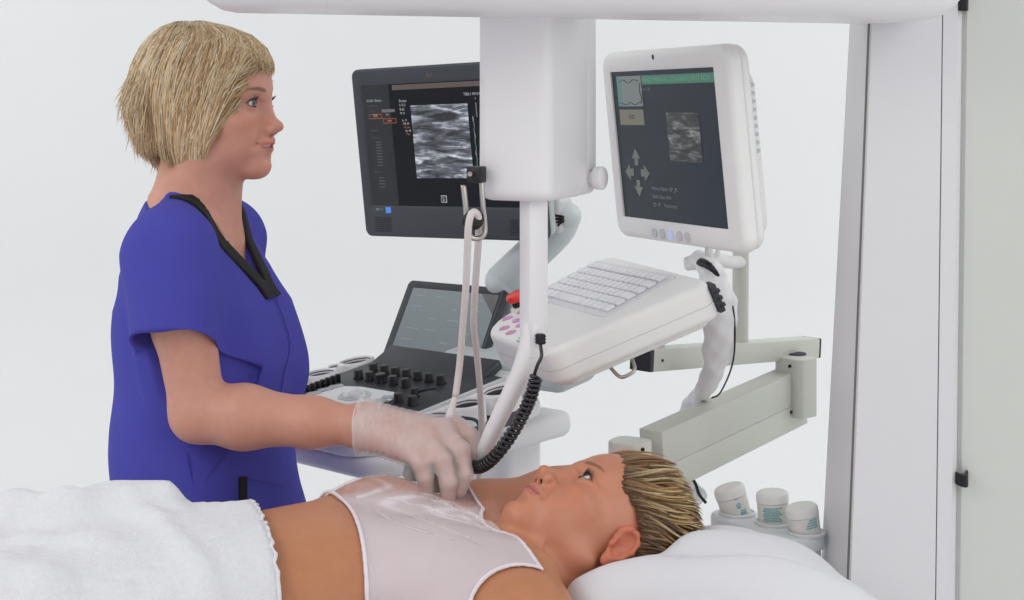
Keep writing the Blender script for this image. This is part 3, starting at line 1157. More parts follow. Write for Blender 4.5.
# ------------------------------------------------------------------ keyboard console
KM = frame((.1345, 2.42, 1.194), -66.92, 24.22, -.88)
KB = thing('keyboard_console', 'white sloping control console with built-in keyboard, pink buttons and red stop button', 'keyboard console', KM)
b = MB()
outl = []
for x, y, r, n in ((.172, .078, .022, 6), (-.132, .078, .022, 6), (-.122, -.135, .055, 8), (.160, -.172, .028, 7)):
    pass
poly = []
cs_ = [((.200, .056), .022, 0), ((-.114, .070), .022, 90), ((-.062, -.112), .058, 180), ((.118, -.136), .036, 270)]
for (cx_, cy_), r, a0_ in cs_:
    for i in range(9):
        a = R_(a0_ + 90 * i / 8)
        poly.append((cx_ + r * math.cos(a), cy_ + r * math.sin(a)))
b.outline(poly, .0575, .011, 5, T(0, 0, -.0575))
b.build('top_shell', bright_pl, KB, 40)
b = MB()
poly2 = [((x - .02) * .90 + .02, (y + .04) * .90 - .04) for x, y in poly]
b.outline(poly2, .014, .005, 3, T(0, 0, -.0665))
b.build('bottom_shell', bright_pl, KB, 40)
b = MB()
b.outline([((x - .02) * 1.0018 + .02, (y + .04) * 1.0018 - .04) for x, y in poly], .0011, .0003, 1, T(0, 0, -.0330))
b.build('shell_seam', mat('seam_grey', (196, 195, 192), .6), KB)
b = MB()
b.slab(.272, .132, .0030, .007, .0010, 2, T(.004, .002, -.0010))
kbd = b.build('keyboard', mat('keyboard_grey_white', (226, 226, 231), .5), KB, 40)
b = MB()
rows = [[1] * 15, [1] * 13 + [1.9], [1.5] + [1] * 12 + [1.4], [1.8] + [1] * 11 + [2.1], [2.2] + [1] * 10 + [1, 1], [1.2, 1.2, 1.2, 5.2, 1.1, 1.1, 1.1, 1.1, 1.1]]
W = .254
for ri, row in enumerate(rows):
    tot_ = sum(row)
    x = -W / 2 + .004
    yy = .049 - ri * .0188
    hh = .0128 if ri == 0 else .0160
    for kw in row:
        wk = W * kw / tot_
        b.slab(wk - .0030, hh, .0042, .0022, .0012, 2, T(x + wk / 2, yy, .0025))
        x += wk
b.build('keycaps', mat('keycap_white', (242, 242, 246), .45), kbd, 30)
pink = mat('pink_button', (206, 150, 192), .45)
for (x, y, a) in ((-.092, -.130, 40), (-.085, -.106, 40), (-.054, -.153, 30), (-.056, -.128, 30), (-.018, -.158, 25), (-.026, -.136, 25)):
    k = MB()
    k.slab(.019, .0125, .0022, .006, .0008, 2, T(x, y + .004, -.0004) @ rot(a))
    k.build('soft_button', pink, KB, 40)
k = MB(); k.slab(.017, .011, .0022, .0045, .0008, 2, T(-.070, -.118, -.0004) @ rot(35)); k.build('soft_button', mat('pale_button', (232, 230, 236), .4), KB, 40)
k = MB(); k.slab(.009, .006, .0018, .002, .0005, 2, T(.028, -.158, -.0004)); k.build('green_lamp', emit_m('green_lamp_glow', (90, 215, 120), .9), KB, 40)
k = MB(); k.slab(.010, .004, .0016, .001, .0004, 1, T(.034, -.165, -.0004)); k.build('name_tag', grey_pl, KB, 40)
ES = MB()
em_ = T(-.112, -.092, -.002)
ES.lathe([(.017, 0), (.017, .004), (.013, .006)], 24, em_)
es = ES.build('stop_button', cool_pl, KB, 40)
ES = MB(); ES.lathe([(.0115, .004), (.0115, .016)], 24, em_); ES.build('stem', black_pl, es, 40)
ES = MB(); ES.lathe([(.014, .015), (.0165, .017), (.0170, .022), (.0155, .0262), (.009, .0285), (.0004, .029)], 28, em_); ES.build('red_cap', mat('stop_red', (225, 52, 40), .35, coat=.4), es, 50)
b = MB()
b = MB()
b.tube(spline([(-.102, -.0835, .0004), (-.096, -.079, .0004), (-.090, -.085, .0004), (-.083, -.079, .0004), (-.077, -.085, .0004), (-.070, -.080, .0004), (-.064, -.085, .0004)], 6), .0008, 5)
b.tube(spline([(-.060, -.079, .0004), (-.055, -.085, .0004), (-.049, -.080, .0004), (-.044, -.084, .0004)], 6), .0006, 5)
b.build('maker_script', mat('lilac_ink', (150, 140, 175), .6), KB, 60)
b = MB()
hm = T(.2085, .0795, -.031) @ rot(-8)
b.box(.026, .010, .044, hm, r=.002, seg=2)
for i in range(3):
    b.box(.006, .012, .006, hm @ T(.010, .002, -.012 + i * .011), r=.001, seg=1)
b.build('hinge_side', dark_pl, KB, 40)
b = MB()
b.tube(spline([(.128, -.085, -.060), (.150, -.083, -.083), (.158, -.072, -.086), (.158, -.058, -.082), (.142, -.050, -.060)], 6), .0028, 10)
b.build('wire_stand', steel_m, KB, 180)
# ------------------------------------------------------------------ ultrasound cart behind the patient
CM = frame((-.3805, 2.84, .96), -39, 6.6)          # control panel plane: x along the rows, y away from the user
US = thing('ultrasound_machine', 'ultrasound cart with black monitor, tilted touch panel and knob-covered control panel behind the patient', 'ultrasound machine',
           T(.05, 2.93, 0))
ui = US.matrix_world.inverted()
UM_ = frame((-.12, 3.014, 1.382), -39.05, 5.45, -2.06)
TPM = frame((-.1412, 3.0648, 1.0318), -41.15, -29.42, -1.13)

# control panel body
b = MB(ui)
pol = []
for (cx_, cy_), r, a0_ in (((.284, .235), .04, 0), ((.028, .235), .04, 90), ((.05, -.095), .062, 180), ((.262, -.105), .062, 270)):
    for i in range(9):
        a = R_(a0_ + 90 * i / 8)
        pol.append((cx_ + r * math.cos(a), cy_ + r * math.sin(a)))
b.outline(pol, .036, .008, 4, CM @ T(0, 0, -.040))
body_w = b.build('console_shell', white_pl, US, 40)
b = MB(ui)
b.outline([((x - .16) * 1.12 + .17, (y - .06) * .98 + .06) for x, y in pol], .036, .014, 5, CM @ T(0, 0, -.076))
b.build('under_shell', white_pl, US, 40)
b = MB(ui)
pb_ = [(.0, -.075), (.010, -.092), (.29, -.092), (.306, -.075), (.308, .205), (-.0, .205)]
b.outline(pb_, .007, .002, 2, CM @ T(0, 0, -.005))
ctl = b.build('control_surface', mat('charcoal_control', (50, 52, 57), .5, var=.05), US, 40)
b = MB(ui)
for x0_, x1_ in ((-.0045, .0), (.306, .3105)):
    b.box(abs(x1_ - x0_), .29, .008, CM @ T((x0_ + x1_) / 2, .062, -.001), r=.0015, seg=1)
b.build('silver_edge', mat('silver_edge', (208, 210, 212), .3), ctl, 40)
b = MB(ui)
wp = [(.062, -.060), (.085, -.075), (.215, -.075), (.222, -.06), (.215, .030), (.190, .040), (.110, .040), (.075, .028)]
b.outline(wp, .0030, .001, 1, CM @ T(0, 0, .0018))
b.build('trackball_plate', mat('plate_white', (226, 228, 230), .4), ctl, 40)
b = MB(ui)
b.lathe([(.030, .004), (.030, .0062), (.026, .0068), (.024, .0056)], 32, CM @ T(.140, -.008, .0))
b.build('trackball_ring', grey_pl, ctl, 50)
b = MB(ui)
b.ell((.140, -.008, .003), (.023, .023, .014), 28, CM)
b.build('trackball', mat('trackball_pearl', (222, 222, 224), .2, coat=.5), ctl, 60)
for px_, py_, a in ((.066, .020, 60), (.062, -.004, 62), (.060, -.030, 66), (.205, .012, 30), (.206, -.012, 10), (.205, -.036, 0), (.190, -.060, 0)):
    k = MB(ui)
    k.slab(.026, .017, .003, .004, .001, 2, CM @ T(px_, py_, .0035) @ rot(a))
    k.build('grey_key', mat('grey_key', (176, 180, 184), .45), ctl, 40)
knob_m = mat('knob_black', (14, 14, 16), .42)
kp = [(.054 + i * .0290, .129 - i * .0011) for i in range(7)] + [(.060, .084), (.089, .083), (.1175, .083), (.150, .081), (.182, .079)] + [(.240, .040), (.236, .003), (.270, .001)]
for i, (x, y) in enumerate(kp):
    k = MB(ui)
    big = 1.25 if i == 9 else 1.0
    k.lathe([(.0098 * big, .001), (.0098 * big, .004), (.0086 * big, .006), (.0082 * big, .017), (.0070 * big, .0185), (.0005, .0187)], 20, CM @ T(x, y, .0))
    k.build('knob', knob_m, ctl, 40)
k = MB(ui); k.tube([(.245, .04, .012), (.262, .052, .016), (.275, .058, .017)], [.003, .0028, .0022], 8, CM); k.build('toggle_lever', dark_pl, ctl, 60)
for i in range(8):
    k = MB(ui)
    k.box(.0085, .0065, .017, CM @ T(.040, -.040 + i * .0130, .0085), r=.0015, seg=2)
    k.build('slider', knob_m, ctl, 40)

# touch panel
b = MB(ui)
frame_mb(b, .262, .196, .012, -.112, -.070, .119, .082, .016, .004, TPM @ UP, .002)
b.build('touch_panel', dark_pl, US, 40)
tp = US.children[-1]
b = MB(ui)
b.add([(-.112, .0012, -.070), (.119, .0012, -.070), (.119, .0012, .082), (-.112, .0012, .082)], [(0, 1, 2, 3)], TPM)
b.build('touch_screen', mat('grey_touch_screen', (40, 44, 48), .28, emit=((92, 103, 108), 1.0)), tp)  # emission also carries the white surroundings mirrored in the glass
b = MB(ui)
b.add([(.119, .0008, .082), (.119, .0008, .040), (.074, .0008, .082)], [(0, 2, 1)], TPM)
b.build('dark_screen_corner', mat('screen_corner', (9, 11, 18), .2), tp)
b = MB(ui)
for r_ in range(6):
    for c_ in range(4):
        wb_ = .016 + .020 * random.random()
        if (r_ + c_) % 3 == 2:
            continue
        z_ = .066 - r_ * .0235
        x_ = -.095 + c_ * .052
        b.add([(x_, .0009, z_), (x_ + wb_, .0009, z_), (x_ + wb_, .0009, z_ + .0016 + .001 * random.random()), (x_, .0009, z_ + .0022)], [(0, 1, 2, 3)], TPM)
b.build('screen_text', emit_m('touch_label_glow', (118, 130, 132)), tp, 0)
b = MB(ui)
b.box(.275, .070, .020, CM @ T(.140, .205, .004) @ rot(0, 18), r=.006, seg=3)
b.build('panel_hinge', dark_pl, US, 40)

# cup holders along both flanks
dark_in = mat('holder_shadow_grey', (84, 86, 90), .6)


def cup(x, y, rx, ry, a=0):
    m = CM @ T(x, y, .0) @ rot(a) @ Matrix.Diagonal((rx, ry, 1, 1))
    h = MB(ui)
    h.lathe([(1.18, -.030), (1.18, -.002), (1.14, .003), (1.06, .0045), (1.0, .003), (.97, -.004)], 32, m, 0, (False, False))
    ho = h.build('probe_holder', white_pl, US, 60)
    i_ = MB(ui)
    i_.lathe([(.985, .001), (.97, -.012), (.93, -.055), (.01, -.056)], 32, m, 0, (False, True))
    i_.build('holder_well', dark_in, ho, 60)


for x, y, rx, ry, a in ((.352, -.035, .026, .030, 0), (.353, .048, .024, .030, 0), (.356, .135, .026, .036, 0)):
    cup(x, y, rx, ry, a)
for x, y, rx, ry, a in ((-.034, .172, .020, .034, -12), (-.040, .125, .013, .016, 0), (-.036, .078, .020, .030, -12), (-.042, .036, .012, .014, 0), (-.034, -.004, .018, .026, -8)):
    cup(x, y, rx, ry, a)
for x, y, L in ((.402, .0, .07),):
    k = MB(ui)
    k.tube(spline([(x - .02, y, -.004), (x + .012, y, -.006), (x + .018, y, -.030), (x + .014, y, -.07)], 5), .0030, 8, CM)
    k.build('cable_clip', dark_pl, US, 60)
# white rear deck behind the touch panel
b = MB(ui)
b.box(.30, .12, .05, CM @ T(.245, .315, -.012), r=.02, seg=4)
b.build('rear_deck', grey_pl, US, 50)

# monitor
b = MB(ui)
frame_mb(b, .465, .34, .016, -.2245 + .0175, -.107, .192 + .0175, .137, .020, .005, UM_ @ T(-.0175, 0, 0) @ UP, .003)
monb = b.build('monitor_bezel', mat('monitor_charcoal', (54, 58, 68), .5, var=.04), US, 40)
b = MB(ui)
b.slab(.459, .334, .026, .018, .010, 4, UM_ @ T(-.0175, .0205 + .026, 0) @ UP)
b.slab(.28, .22, .026, .03, .012, 4, UM_ @ T(-.0175, .046 + .024, 0) @ UP)
b.build('monitor_back', grey_pl, US, 40)
b = MB(ui)
b.add([(-.2245, .0026, -.107), (.192, .0026, -.107), (.192, .0026, .137), (-.2245, .0026, .137)], [(0, 1, 2, 3)], UM_)
mscr = b.build('monitor_screen', mat('near_black_screen', (6, 6, 8), .3, emit=((10, 11, 21), 1.0), spec=.2), US)
mscr.parent = monb
b = MB(ui)
y = .0020


def rq(x0, z0, x1, z1, mi=0, yy=None):
    yy = y if yy is None else yy
    b.add([(x0, yy, z0), (x1, yy, z0), (x1, yy, z1), (x0, yy, z1)], [(0, 1, 2, 3)], UM_, mi)


gmu = [emit_m('taupe_bar_glow', (88, 74, 72)), emit_m('orange_line_glow', (168, 92, 48)), emit_m('white_text_glow', (176, 180, 188)), emit_m('dim_text_glow', (86, 84, 90)), emit_m('grey_field_glow', (104, 102, 108)), emit_m('green_trace_glow', (96, 150, 130)), emit_m('panel_tint_glow', (16, 17, 27))]
rq(-.2245, -.107, -.150, .137, 6, .0024)
rq(-.140, .125, .192, .135, 0)
rq(-.174, .0815, -.138, .0875, 4)
for x0_, z0_ in ((-.210, .069), (-.172, .0595)):
    for (a_, b_, c_, d_) in ((0, 0, .036, .0010), (0, .0085, .036, .0095), (0, 0, .0010, .0095), (.035, 0, .036, .0095)):
        rq(x0_ + a_, z0_ + b_, x0_ + c_, z0_ + d_, 1)
    rq(x0_ + .012, z0_ + .0035, x0_ + .024, z0_ + .006, 1)
for s_, x_, z_, sz, mi in (('SCAN  Breast', -.213, .1035, .0072, 2), ('System Preset', -.212, .0935, .0055, 3), ('Patient', -.207, .083, .0055, 3), ('Mode', -.198, .0775 - .002, .0048, 2), ('Scan', -.163, .0755, .0048, 2), ('Annotate', -.210, .044, .0055, 3), ('Comments', -.210, .030, .0055, 3), ('Measure', -.210, -.040, .0055, 3),
                          ('Breast', -.124, .1005, .0078, 2), ('L12-3', -.124, .0925, .0072, 2), ('B 62', -.124, .084, .0072, 2), ('MI .8', -.124, .0765, .0062, 2), ('Fr 19', -.120, .062, .0062, 2), ('DR 60', -.118, .0555, .0062, 2), ('Persist', -.116, .0485, .0060, 1), ('Gn 48', -.114, .0415, .0062, 2), ('Map', -.112, .035, .0062, 1),
                          ('TIB0.1 MI 0.9', .046, .108, .0078, 2), ('0', .074, .100, .005, 2)):
    text_mb(b, s_, sz, UM_ @ T(x_, y - .0004, z_) @ UP, mi)
for i in range(9):
    rq(-.199, .021 - i * .0058, -.183, .0228 - i * .0058, 3)
for i in range(4):
    rq(-.199, -.051 - i * .0062, -.183, -.0492 - i * .0062, 3)
rq(.0735, .066, .0765, .094, 4)
for i in range(9):
    rq(.064 + .0012 * (i % 2), .058 - i * .011, .0655 + .0012 * (i % 2), .068 - i * .011, 5 if i % 3 else 2)
rq(-.0355, -.099, -.0205, -.085, 2)
b.build('monitor_graphics', gmu, mscr, 0)
b = MB(ui)
b.add([(-.034, .0014, -.0975), (-.022, .0014, -.0975), (-.022, .0014, -.0865), (-.034, .0014, -.0865)], [(0, 1, 2, 3)], UM_, 0)
text_mb(b, '5', .010, UM_ @ T(-.0305, .0009, -.0955) @ UP, 1)
b.build('corner_icon', [emit_m('icon_dark', (40, 42, 48)), gmu[2]], mscr, 0)
b = MB(ui)
b.add([(-.186, -.0004, -.1175), (-.171, -.0004, -.1175), (-.171, -.0004, -.105), (-.186, -.0004, -.105)], [(0, 1, 2, 3)], UM_ @ T(0, 0, -.004))
b.build('blue_light', emit_m('blue_square_glow', (74, 138, 226), 1.0), monb, 0)
for x0_ in (-.222, .132):
    b = MB(ui)
    for i in range(7):
        for j in range(9):
            b.box(.0035, .0006, .0026, UM_ @ T(x0_ + .004 + j * .0052, -.0002, -.131 - i * .0045))
    b.build('speaker_grille', bpy.data.materials.get('grille_dark') or mat('grille_dark', (38, 40, 48), .7), monb, 0)
b = MB(ui)
text_mb(b, 'SIUI', .011, UM_ @ T(-.045, -.0006, .148) @ UP, 0)
b.build('bezel_lettering', mat('tan_lettering', (118, 104, 84), .5), monb, 0)
b = MB(ui)
text_mb(b, 'FPS 17', .0075, UM_ @ T(-.213, -.0006, -.117) @ UP, 0)
b.build('bezel_lettering', mat('pale_lettering', (160, 164, 172), .5), monb, 0)
# tissue picture, with its own drawing axes so that the layers lie flat
im = mesh_obj('scan_image', [(-.074, 0, -.072), (.074, 0, -.072), (.074, 0, .072), (-.074, 0, .072)], [(0, 1, 2, 3)], scan_m('bright_tissue_scan', 1.7, (1, 1.02, 1.08), 1.2), mscr, 0)
im.matrix_local = ui @ UM_ @ T(-.020, .0014, .021)

# monitor arm, pedestal, base
b = MB(ui)
ap = spline([P(566, 216, 2.96), P(556, 232, 2.97), P(530, 256, 3.0), P(503, 281, 3.05)], 10)
b.tube(ap, [.030 + .006 * min(1, i / 20) for i in range(len(ap))], 24, up=(1, 0, 0), flat=.8)
b.ell(ap[0], (.030, .030, .028), 20)
b.ell(ap[-1], (.036, .036, .032), 20)
b.build('monitor_arm', mat('arm_blue_grey', (216, 223, 225), .4), US, 60)
b = MB(ui)
b.box(.09, .05, .07, T(*P(548, 214, 2.975)) @ rot(-39), r=.012, seg=3)
b.build('tilt_joint', mat('joint_white', (222, 224, 224), .4), US, 50)
b = MB(ui)
for i in range(4):
    b.tube(spline([P(548 + i * 3, 216 + i * 4, 2.94), P(560, 216 + i * 2.5, 2.93), P(569, 219, 2.94)], 5), .0022, 8)
b.build('arm_cables', black_pl, US, 60)
b = MB(ui)
q = P(522, 300, 3.07)
b.lathe([(.044, .93), (.044, 1.115), (.040, 1.125), (.001, 1.126)], 28, T(q.x, q.y, 0))
b.build('arm_column', mat('column_pale', (212, 218, 220), .4), US, 50)
b = MB(ui)
b.box(.10, .12, .62, T(-.012, 2.95, .55) @ rot(-39), r=.025, seg=4)
b.box(.22, .20, .05, T(-.03, 2.93, .875) @ rot(-39), r=.02, seg=3)
b.build('pedestal', white_pl, US, 50)
b = MB(ui)
b.box(.46, .56, .12, T(.045, 3.04, .19) @ rot(-39), r=.05, seg=4, taper=(.8, .8))
b.build('base', grey_pl, US, 50)
for sx_ in (-1, 1):
    for sy_ in (-1, 1):
        p_ = (T(.045, 3.04, 0) @ rot(-39)) @ Vector((sx_ * .17, sy_ * .22, .064))
        k = MB(ui)
        k.lathe([(.02, -.02), (.06, -.018), (.062, -.01), (.062, .01), (.06, .018), (.02, .02)], 24, T(*p_) @ rot(-39) @ Matrix.Rotation(math.pi / 2, 4, 'Y'))
        wl = k.build('caster', dark_pl, US, 50)
        k = MB(ui); k.tube([p_ + Vector((0, 0, .0)), p_ + Vector((0, 0, .09))], .012, 8); k.build('caster_stem', steel_m, wl, 50)
# ------------------------------------------------------------------ the standing nurse
def yawR(a):
    a = R_(a)
    return np.array([[math.cos(a), -math.sin(a), 0], [math.sin(a), math.cos(a), 0], [0, 0, 1]])


def V3(*a):
    return np.array(a, float)


def lerp(a, b, t):
    return a + (b - a) * t


def finger_ops(chain, radii, k=.008, first=.014):
    o = []
    for i in range(len(chain) - 1):
        o.append(('+', cap(chain[i], chain[i + 1], radii[i], radii[i + 1]), first if i == 0 else .004))
    return o


def strands(paths, radii_fn, cols, seg=4):
    """Locks of hair: tapered quills in one mesh, each with its own pigment."""
    V, Fc, Cc = [], [], []
    for path, c in zip(paths, cols):
        b = MB()
        rr = radii_fn(len(path))
        b.tube(path, rr, seg, cap=True, flat=0.6)
        o = len(V)
        V.extend(tuple(p) for p in b.v)
        Fc.extend(tuple(i + o for i in f) for f in b.f)
        n = len(b.v)
        if np.ndim(c) == 2:  # root to tip
            t = np.repeat(np.linspace(0, 1, len(path)), seg)[:, None]
            Cc.append(c[0] * (1 - t) + c[1] * t)
        else:
            Cc.append(np.tile(c, (n, 1)))
    return V, Fc, np.concatenate(Cc)


N_YAW = -12.0
N_HEAD = Fr(yawR(N_YAW - 3) @ np.array(Matrix.Rotation(R_(-1.0), 3, 'Y')), (-.4625, 2.42, 1.4805))
N_TOR = Fr(yawR(N_YAW), (-.470, 2.42, 0))
NURSE = thing('person', 'standing woman with short blonde bob in purple scrub top, gloved hand reaching over the patient', 'person', T(-.470, 2.42, 0))
NINV = T(.470, -2.42, 0)
SKIN_N = np.array(lin((208, 150, 131)))
skin_nurse = mat('skin_fair', (205, 150, 130), .48, attr='tint', sss=.22, var=.07, scale=70, bump=.10, bscale=500)
eqn = lambda q: N_TOR.w(q)

sh_r, el_r, wr_r = V3(-.494, 2.262, 1.272), V3(-.447, 2.225, 1.040), np.array(P(362, 426, 2.19))
sh_l, el_l, wr_l = V3(-.478, 2.580, 1.262), V3(-.515, 2.625, 1.03), V3(-.485, 2.600, .80)
NZ = Fr(np.array([[0, N_TOR.R[0, 0], N_TOR.R[0, 1]], [0, N_TOR.R[1, 0], N_TOR.R[1, 1]], [1, 0, 0]]), N_TOR.t)   # axis 0 up, 1 forward, 2 left
# torso sections: height, forward centre, side centre, half depth, half width
n_torso = [(.80, -.005, 0, .105, .175), (.90, -.01, 0, .108, .172), (1.02, 0, 0, .100, .145), (1.12, -.004, 0, .102, .150), (1.17, -.012, 0, .100, .152), (1.20, -.018, 0, .090, .150),
           (1.25, -.025, 0, .066, .130), (1.29, -.027, 0, .052, .095), (1.325, -.028, 0, .046, .06)]
body_ops = [('+', loft(n_torso, NZ), .03),
            ('+', cap(sh_r, lerp(sh_r, sh_l, .3), .046, .045), .05), ('+', cap(sh_l, lerp(sh_l, sh_r, .3), .046, .045), .05),
            ('+', cap(N_HEAD.w((-.012, 0, -.055)), N_TOR.w((-.030, 0, 1.30)), .046, .050), .03),
            ('+', cap(N_HEAD.w((-.016, 0, -.10)), N_TOR.w((-.03, .0, 1.27)), .045, .055), .05)]
for s in (-1, 1):   # trapezius, collarbones
    body_ops += [('+', cap(N_HEAD.w((-.032, .012 * s, -.10)), N_TOR.w((-.035, .09 * s, 1.285)), .028, .030), .05),
                 ('+', cap(N_TOR.w((.026, .02 * s, 1.262)), N_TOR.w((-.015, .11 * s, 1.285)), .009, .010), .03),
                 ('+', cap(N_HEAD.w((-.008, .055 * s, -.05)), N_TOR.w((.022, .015 * s, 1.272)), .011, .009), .03)]


def arm_ops(a, b, c, scale=1.0):
    m = lerp(a, b, .45)
    f1 = lerp(b, c, .28)
    f2 = lerp(b, c, .7)
    return [('+', cap(a, m, .050 * scale, .044 * scale), .03), ('+', cap(m, b, .044 * scale, .038 * scale), .02),
            ('+', cap(b, f1, .0385 * scale, .043 * scale), .02), ('+', cap(f1, f2, .043 * scale, .033 * scale), .02),
            ('+', cap(f2, c, .033 * scale, .0265 * scale), .02)]


body_ops += arm_ops(sh_r, el_r, wr_r) + arm_ops(sh_l, el_l, wr_l)
hip = [N_TOR.w((0, .085 * s, .86)) for s in (-1, 1)]
knee = [N_TOR.w((.02, .09 * s, .46)) for s in (-1, 1)]
ank = [N_TOR.w((-.01, .09 * s, .09)) for s in (-1, 1)]
for i in range(2):
    body_ops += [('+', cap(hip[i], knee[i], .085, .055), .03), ('+', cap(knee[i], ank[i], .055, .038), .02),
                 ('+', cap(ank[i], ank[i] + N_TOR.R @ V3(.12, 0, -.05), .036, .028), .03)]
# right hand closed over the transducer: px, py, distance for wrist, knuckles, joints and tips
HP = lambda *a: np.array(P(*a))
palm = [(HP(408, 447, 2.125), .0125), (HP(426, 439, 2.135), .0135), (HP(442, 432, 2.155), .0135), (HP(455, 429, 2.180), .0130)]
hand_ops = arm_ops(sh_r, el_r, wr_r)
for k_, (c, r) in enumerate(palm):
    hand_ops.append(('+', cap(lerp(wr_r, c, .05) + V3(0, 0, 0), c, .0215, r), .022))
hand_ops += [('+', cap(HP(378, 436, 2.16), HP(408, 452, 2.14), .018, .014), .02)]
fing = [[HP(408, 447, 2.125), HP(421, 463, 2.105), HP(425, 477, 2.105), HP(427, 488, 2.108)],
        [HP(426, 439, 2.135), HP(443, 460, 2.105), HP(449, 482, 2.100), HP(448, 496, 2.105)],
        [HP(442, 432, 2.155), HP(460, 450, 2.125), HP(464, 474, 2.118), HP(459, 490, 2.118)],
        [HP(455, 429, 2.180), HP(469, 436, 2.165), HP(472, 452, 2.158), HP(469, 463, 2.155)]]
frad = [(.0115, .0098, .0088, .0074), (.0125, .0108, .0098, .0080), (.0125, .0108, .0098, .0080), (.0120, .0102, .0092, .0076)]
for c, r in zip(fing, frad):
    hand_ops += finger_ops(c, r)
thumb = [HP(395, 434, 2.20), HP(412, 450, 2.225), HP(430, 466, 2.215), HP(441, 478, 2.195)]
hand_ops += finger_ops(thumb, (.017, .0125, .0115, .0092), first=.02)
# left hand hanging, relaxed
lh = Fr(yawR(N_YAW), wr_l)
left_hand = [('+', cap(lh.w((0, 0, .01)), lh.w((.004, 0, -.05)), .024, .022), .02)]
for j in range(4):
    y = .0
    x0 = -.028 + .019 * j
    a = lh.w((x0 + .006, .0, -.082)); b = lh.w((x0 + .012, -.006, -.122 - .004 * (j in (1, 2)))); c = lh.w((x0 + .012, -.02, -.146 - .006 * (j in (1, 2)))); d = lh.w((x0 + .01, -.032, -.162 - .005 * (j in (1, 2))))
    left_hand += [('+', cap(lh.w((x0 * .6, 0, -.02)), a, .016, .0115), .014)] + finger_ops([a, b, c, d], (.010, .0092, .0084, .0068), first=.004)
left_hand += finger_ops([lh.w((.03, -.008, -.03)), lh.w((.046, -.02, -.066)), lh.w((.05, -.03, -.096)), lh.w((.046, -.036, -.116))], (.015, .0112, .0102, .0084), first=.02)

hops = head_ops(N_HEAD, smile=.95, slim=.97, open_mouth=1.7, ears=False, nose=1.0, tip=2.5)
hb_lo, hb_hi = V3(-.61, 2.300, 1.165), V3(-.315, 2.545, 1.63)
fh = Field(hb_lo, hb_hi, .0017)
fh.run(hops).run(body_ops[:13])
Vh, Qh = fh.mesh(1)
Vh, Qh = keep(Vh, Qh, Vh[:, 2] > 1.172)
fb = Field((-.70, 2.14, -.02), (-.17, 2.78, 1.62), .0042)
fb.run(hops).run(body_ops)
fb.run(left_hand)
Vb, Qb = fb.mesh(1)
ax = (wr_r - el_r) / np.linalg.norm(wr_r - el_r)
axu = (el_r - sh_r) / np.linalg.norm(el_r - sh_r)
cut = lerp(sh_r, el_r, .34)
hlo, hhi = V3(-.58, 2.05, .90), V3(-.03, 2.315, 1.24)
in_hand = ((Vb - cut) @ axu > .004) & (Vb[:, 1] < 2.31) & (Vb[:, 2] > .9) & (np.linalg.norm(np.cross(Vb - cut, axu), axis=1) < .07) | ((Vb[:, 0] > -.44) & (Vb[:, 1] < 2.275) & (Vb[:, 2] > .9) & (Vb[:, 2] < 1.12)) | (Vb[:, 0] > -.32) & (Vb[:, 2] > .9) & (Vb[:, 2] < 1.14) & (Vb[:, 1] < 2.32)
in_head = ((Vb > hb_lo + .006) & (Vb < hb_hi + np.array((-.006, -.006, 1)))).all(1) & (Vb[:, 2] > 1.175)
Vb, Qb = keep(Vb, Qb, ~in_hand & ~in_head)
fa = Field(hlo, hhi, .0017)
fa.run(hand_ops)
Va, Qa = fa.mesh(1)
Va, Qa = keep(Va, Qa, (Va - cut) @ axu > -.002)
tint_h = head_tint(N_HEAD.loc(Vh) * 1000, SKIN_N, lin((196, 112, 108)), lin((122, 88, 66)), .95, .42, True, browdy=-1)
arm_tint = np.tile(SKIN_N, (len(Va), 1))
pieces = [(Vh, Qh, tint_h), (Vb, Qb, SKIN_N), (Va, Qa, SKIN_N)]
for s in (-1, 1):
    pieces.append(eyeball(N_HEAD, s, (1, -.05, -.02), (.10, .16, .17)))
    pieces.append((*lashes(N_HEAD, s), np.array((.02, .014, .012))))
tb = MB()
tb.ell((.0775, 0, -.0655), (.0145, .021, .006), 20)
Vt = np.array([N_HEAD.w(tuple(p)) for p in tb.v])
pieces.append((Vt, tb.f, np.array((.80, .76, .70))))

# scrub top: a loose shell over the same torso
scrub_m = mat('scrub_fabric', (77, 76, 172), .85, var=.10, scale=9, bump=.25, bscale=900, sheen=.0, spec=.2)
black_trim = mat('black_trim', (16, 15, 20), .8, var=.1)
s_torso = [(.66, -.002, 0, .132, .205), (.80, .0, 0, .130, .20), (.873, .001, 0, .127, .192), (.974, .0015, 0, .129, .182), (1.083, -.003, 0, .129, .176), (1.17, -.0105, 0, .121, .174),
           (1.222, -.020, 0, .100, .168), (1.265, -.025, 0, .075, .150), (1.295, -.027, 0, .063, .115), (1.322, -.029, 0, .057, .088), (1.352, -.026, 0, .052, .072)]
hem_c = np.array(P(173, 344, 2.215))
sl_ax = hem_c - sh_r
sl_ax /= np.linalg.norm(sl_ax)
hem_n = sl_ax + V3(-.10, -.18, -.02)
l_hem = lerp(sh_l, el_l, .55)


def scrub_wr(V):
    """Drape folds, in metres, along the surface."""
    q = N_TOR.loc(V)
    x, y, z = q.T
    w = .0045 * np.sin(26 * (z + .9 * x) + 3 * np.sin(9 * y)) * sst(1.25 - z, 0, .25)
    w += .0068 * np.sin(34 * x + 12 * np.sin(5 * z) + 9 * y) * sst(1.12 - z, 0, .25)
    w += .0042 * np.sin(52 * (z * .6 + x) + 20 * y) * g1(z - 1.17, .10)
    return w


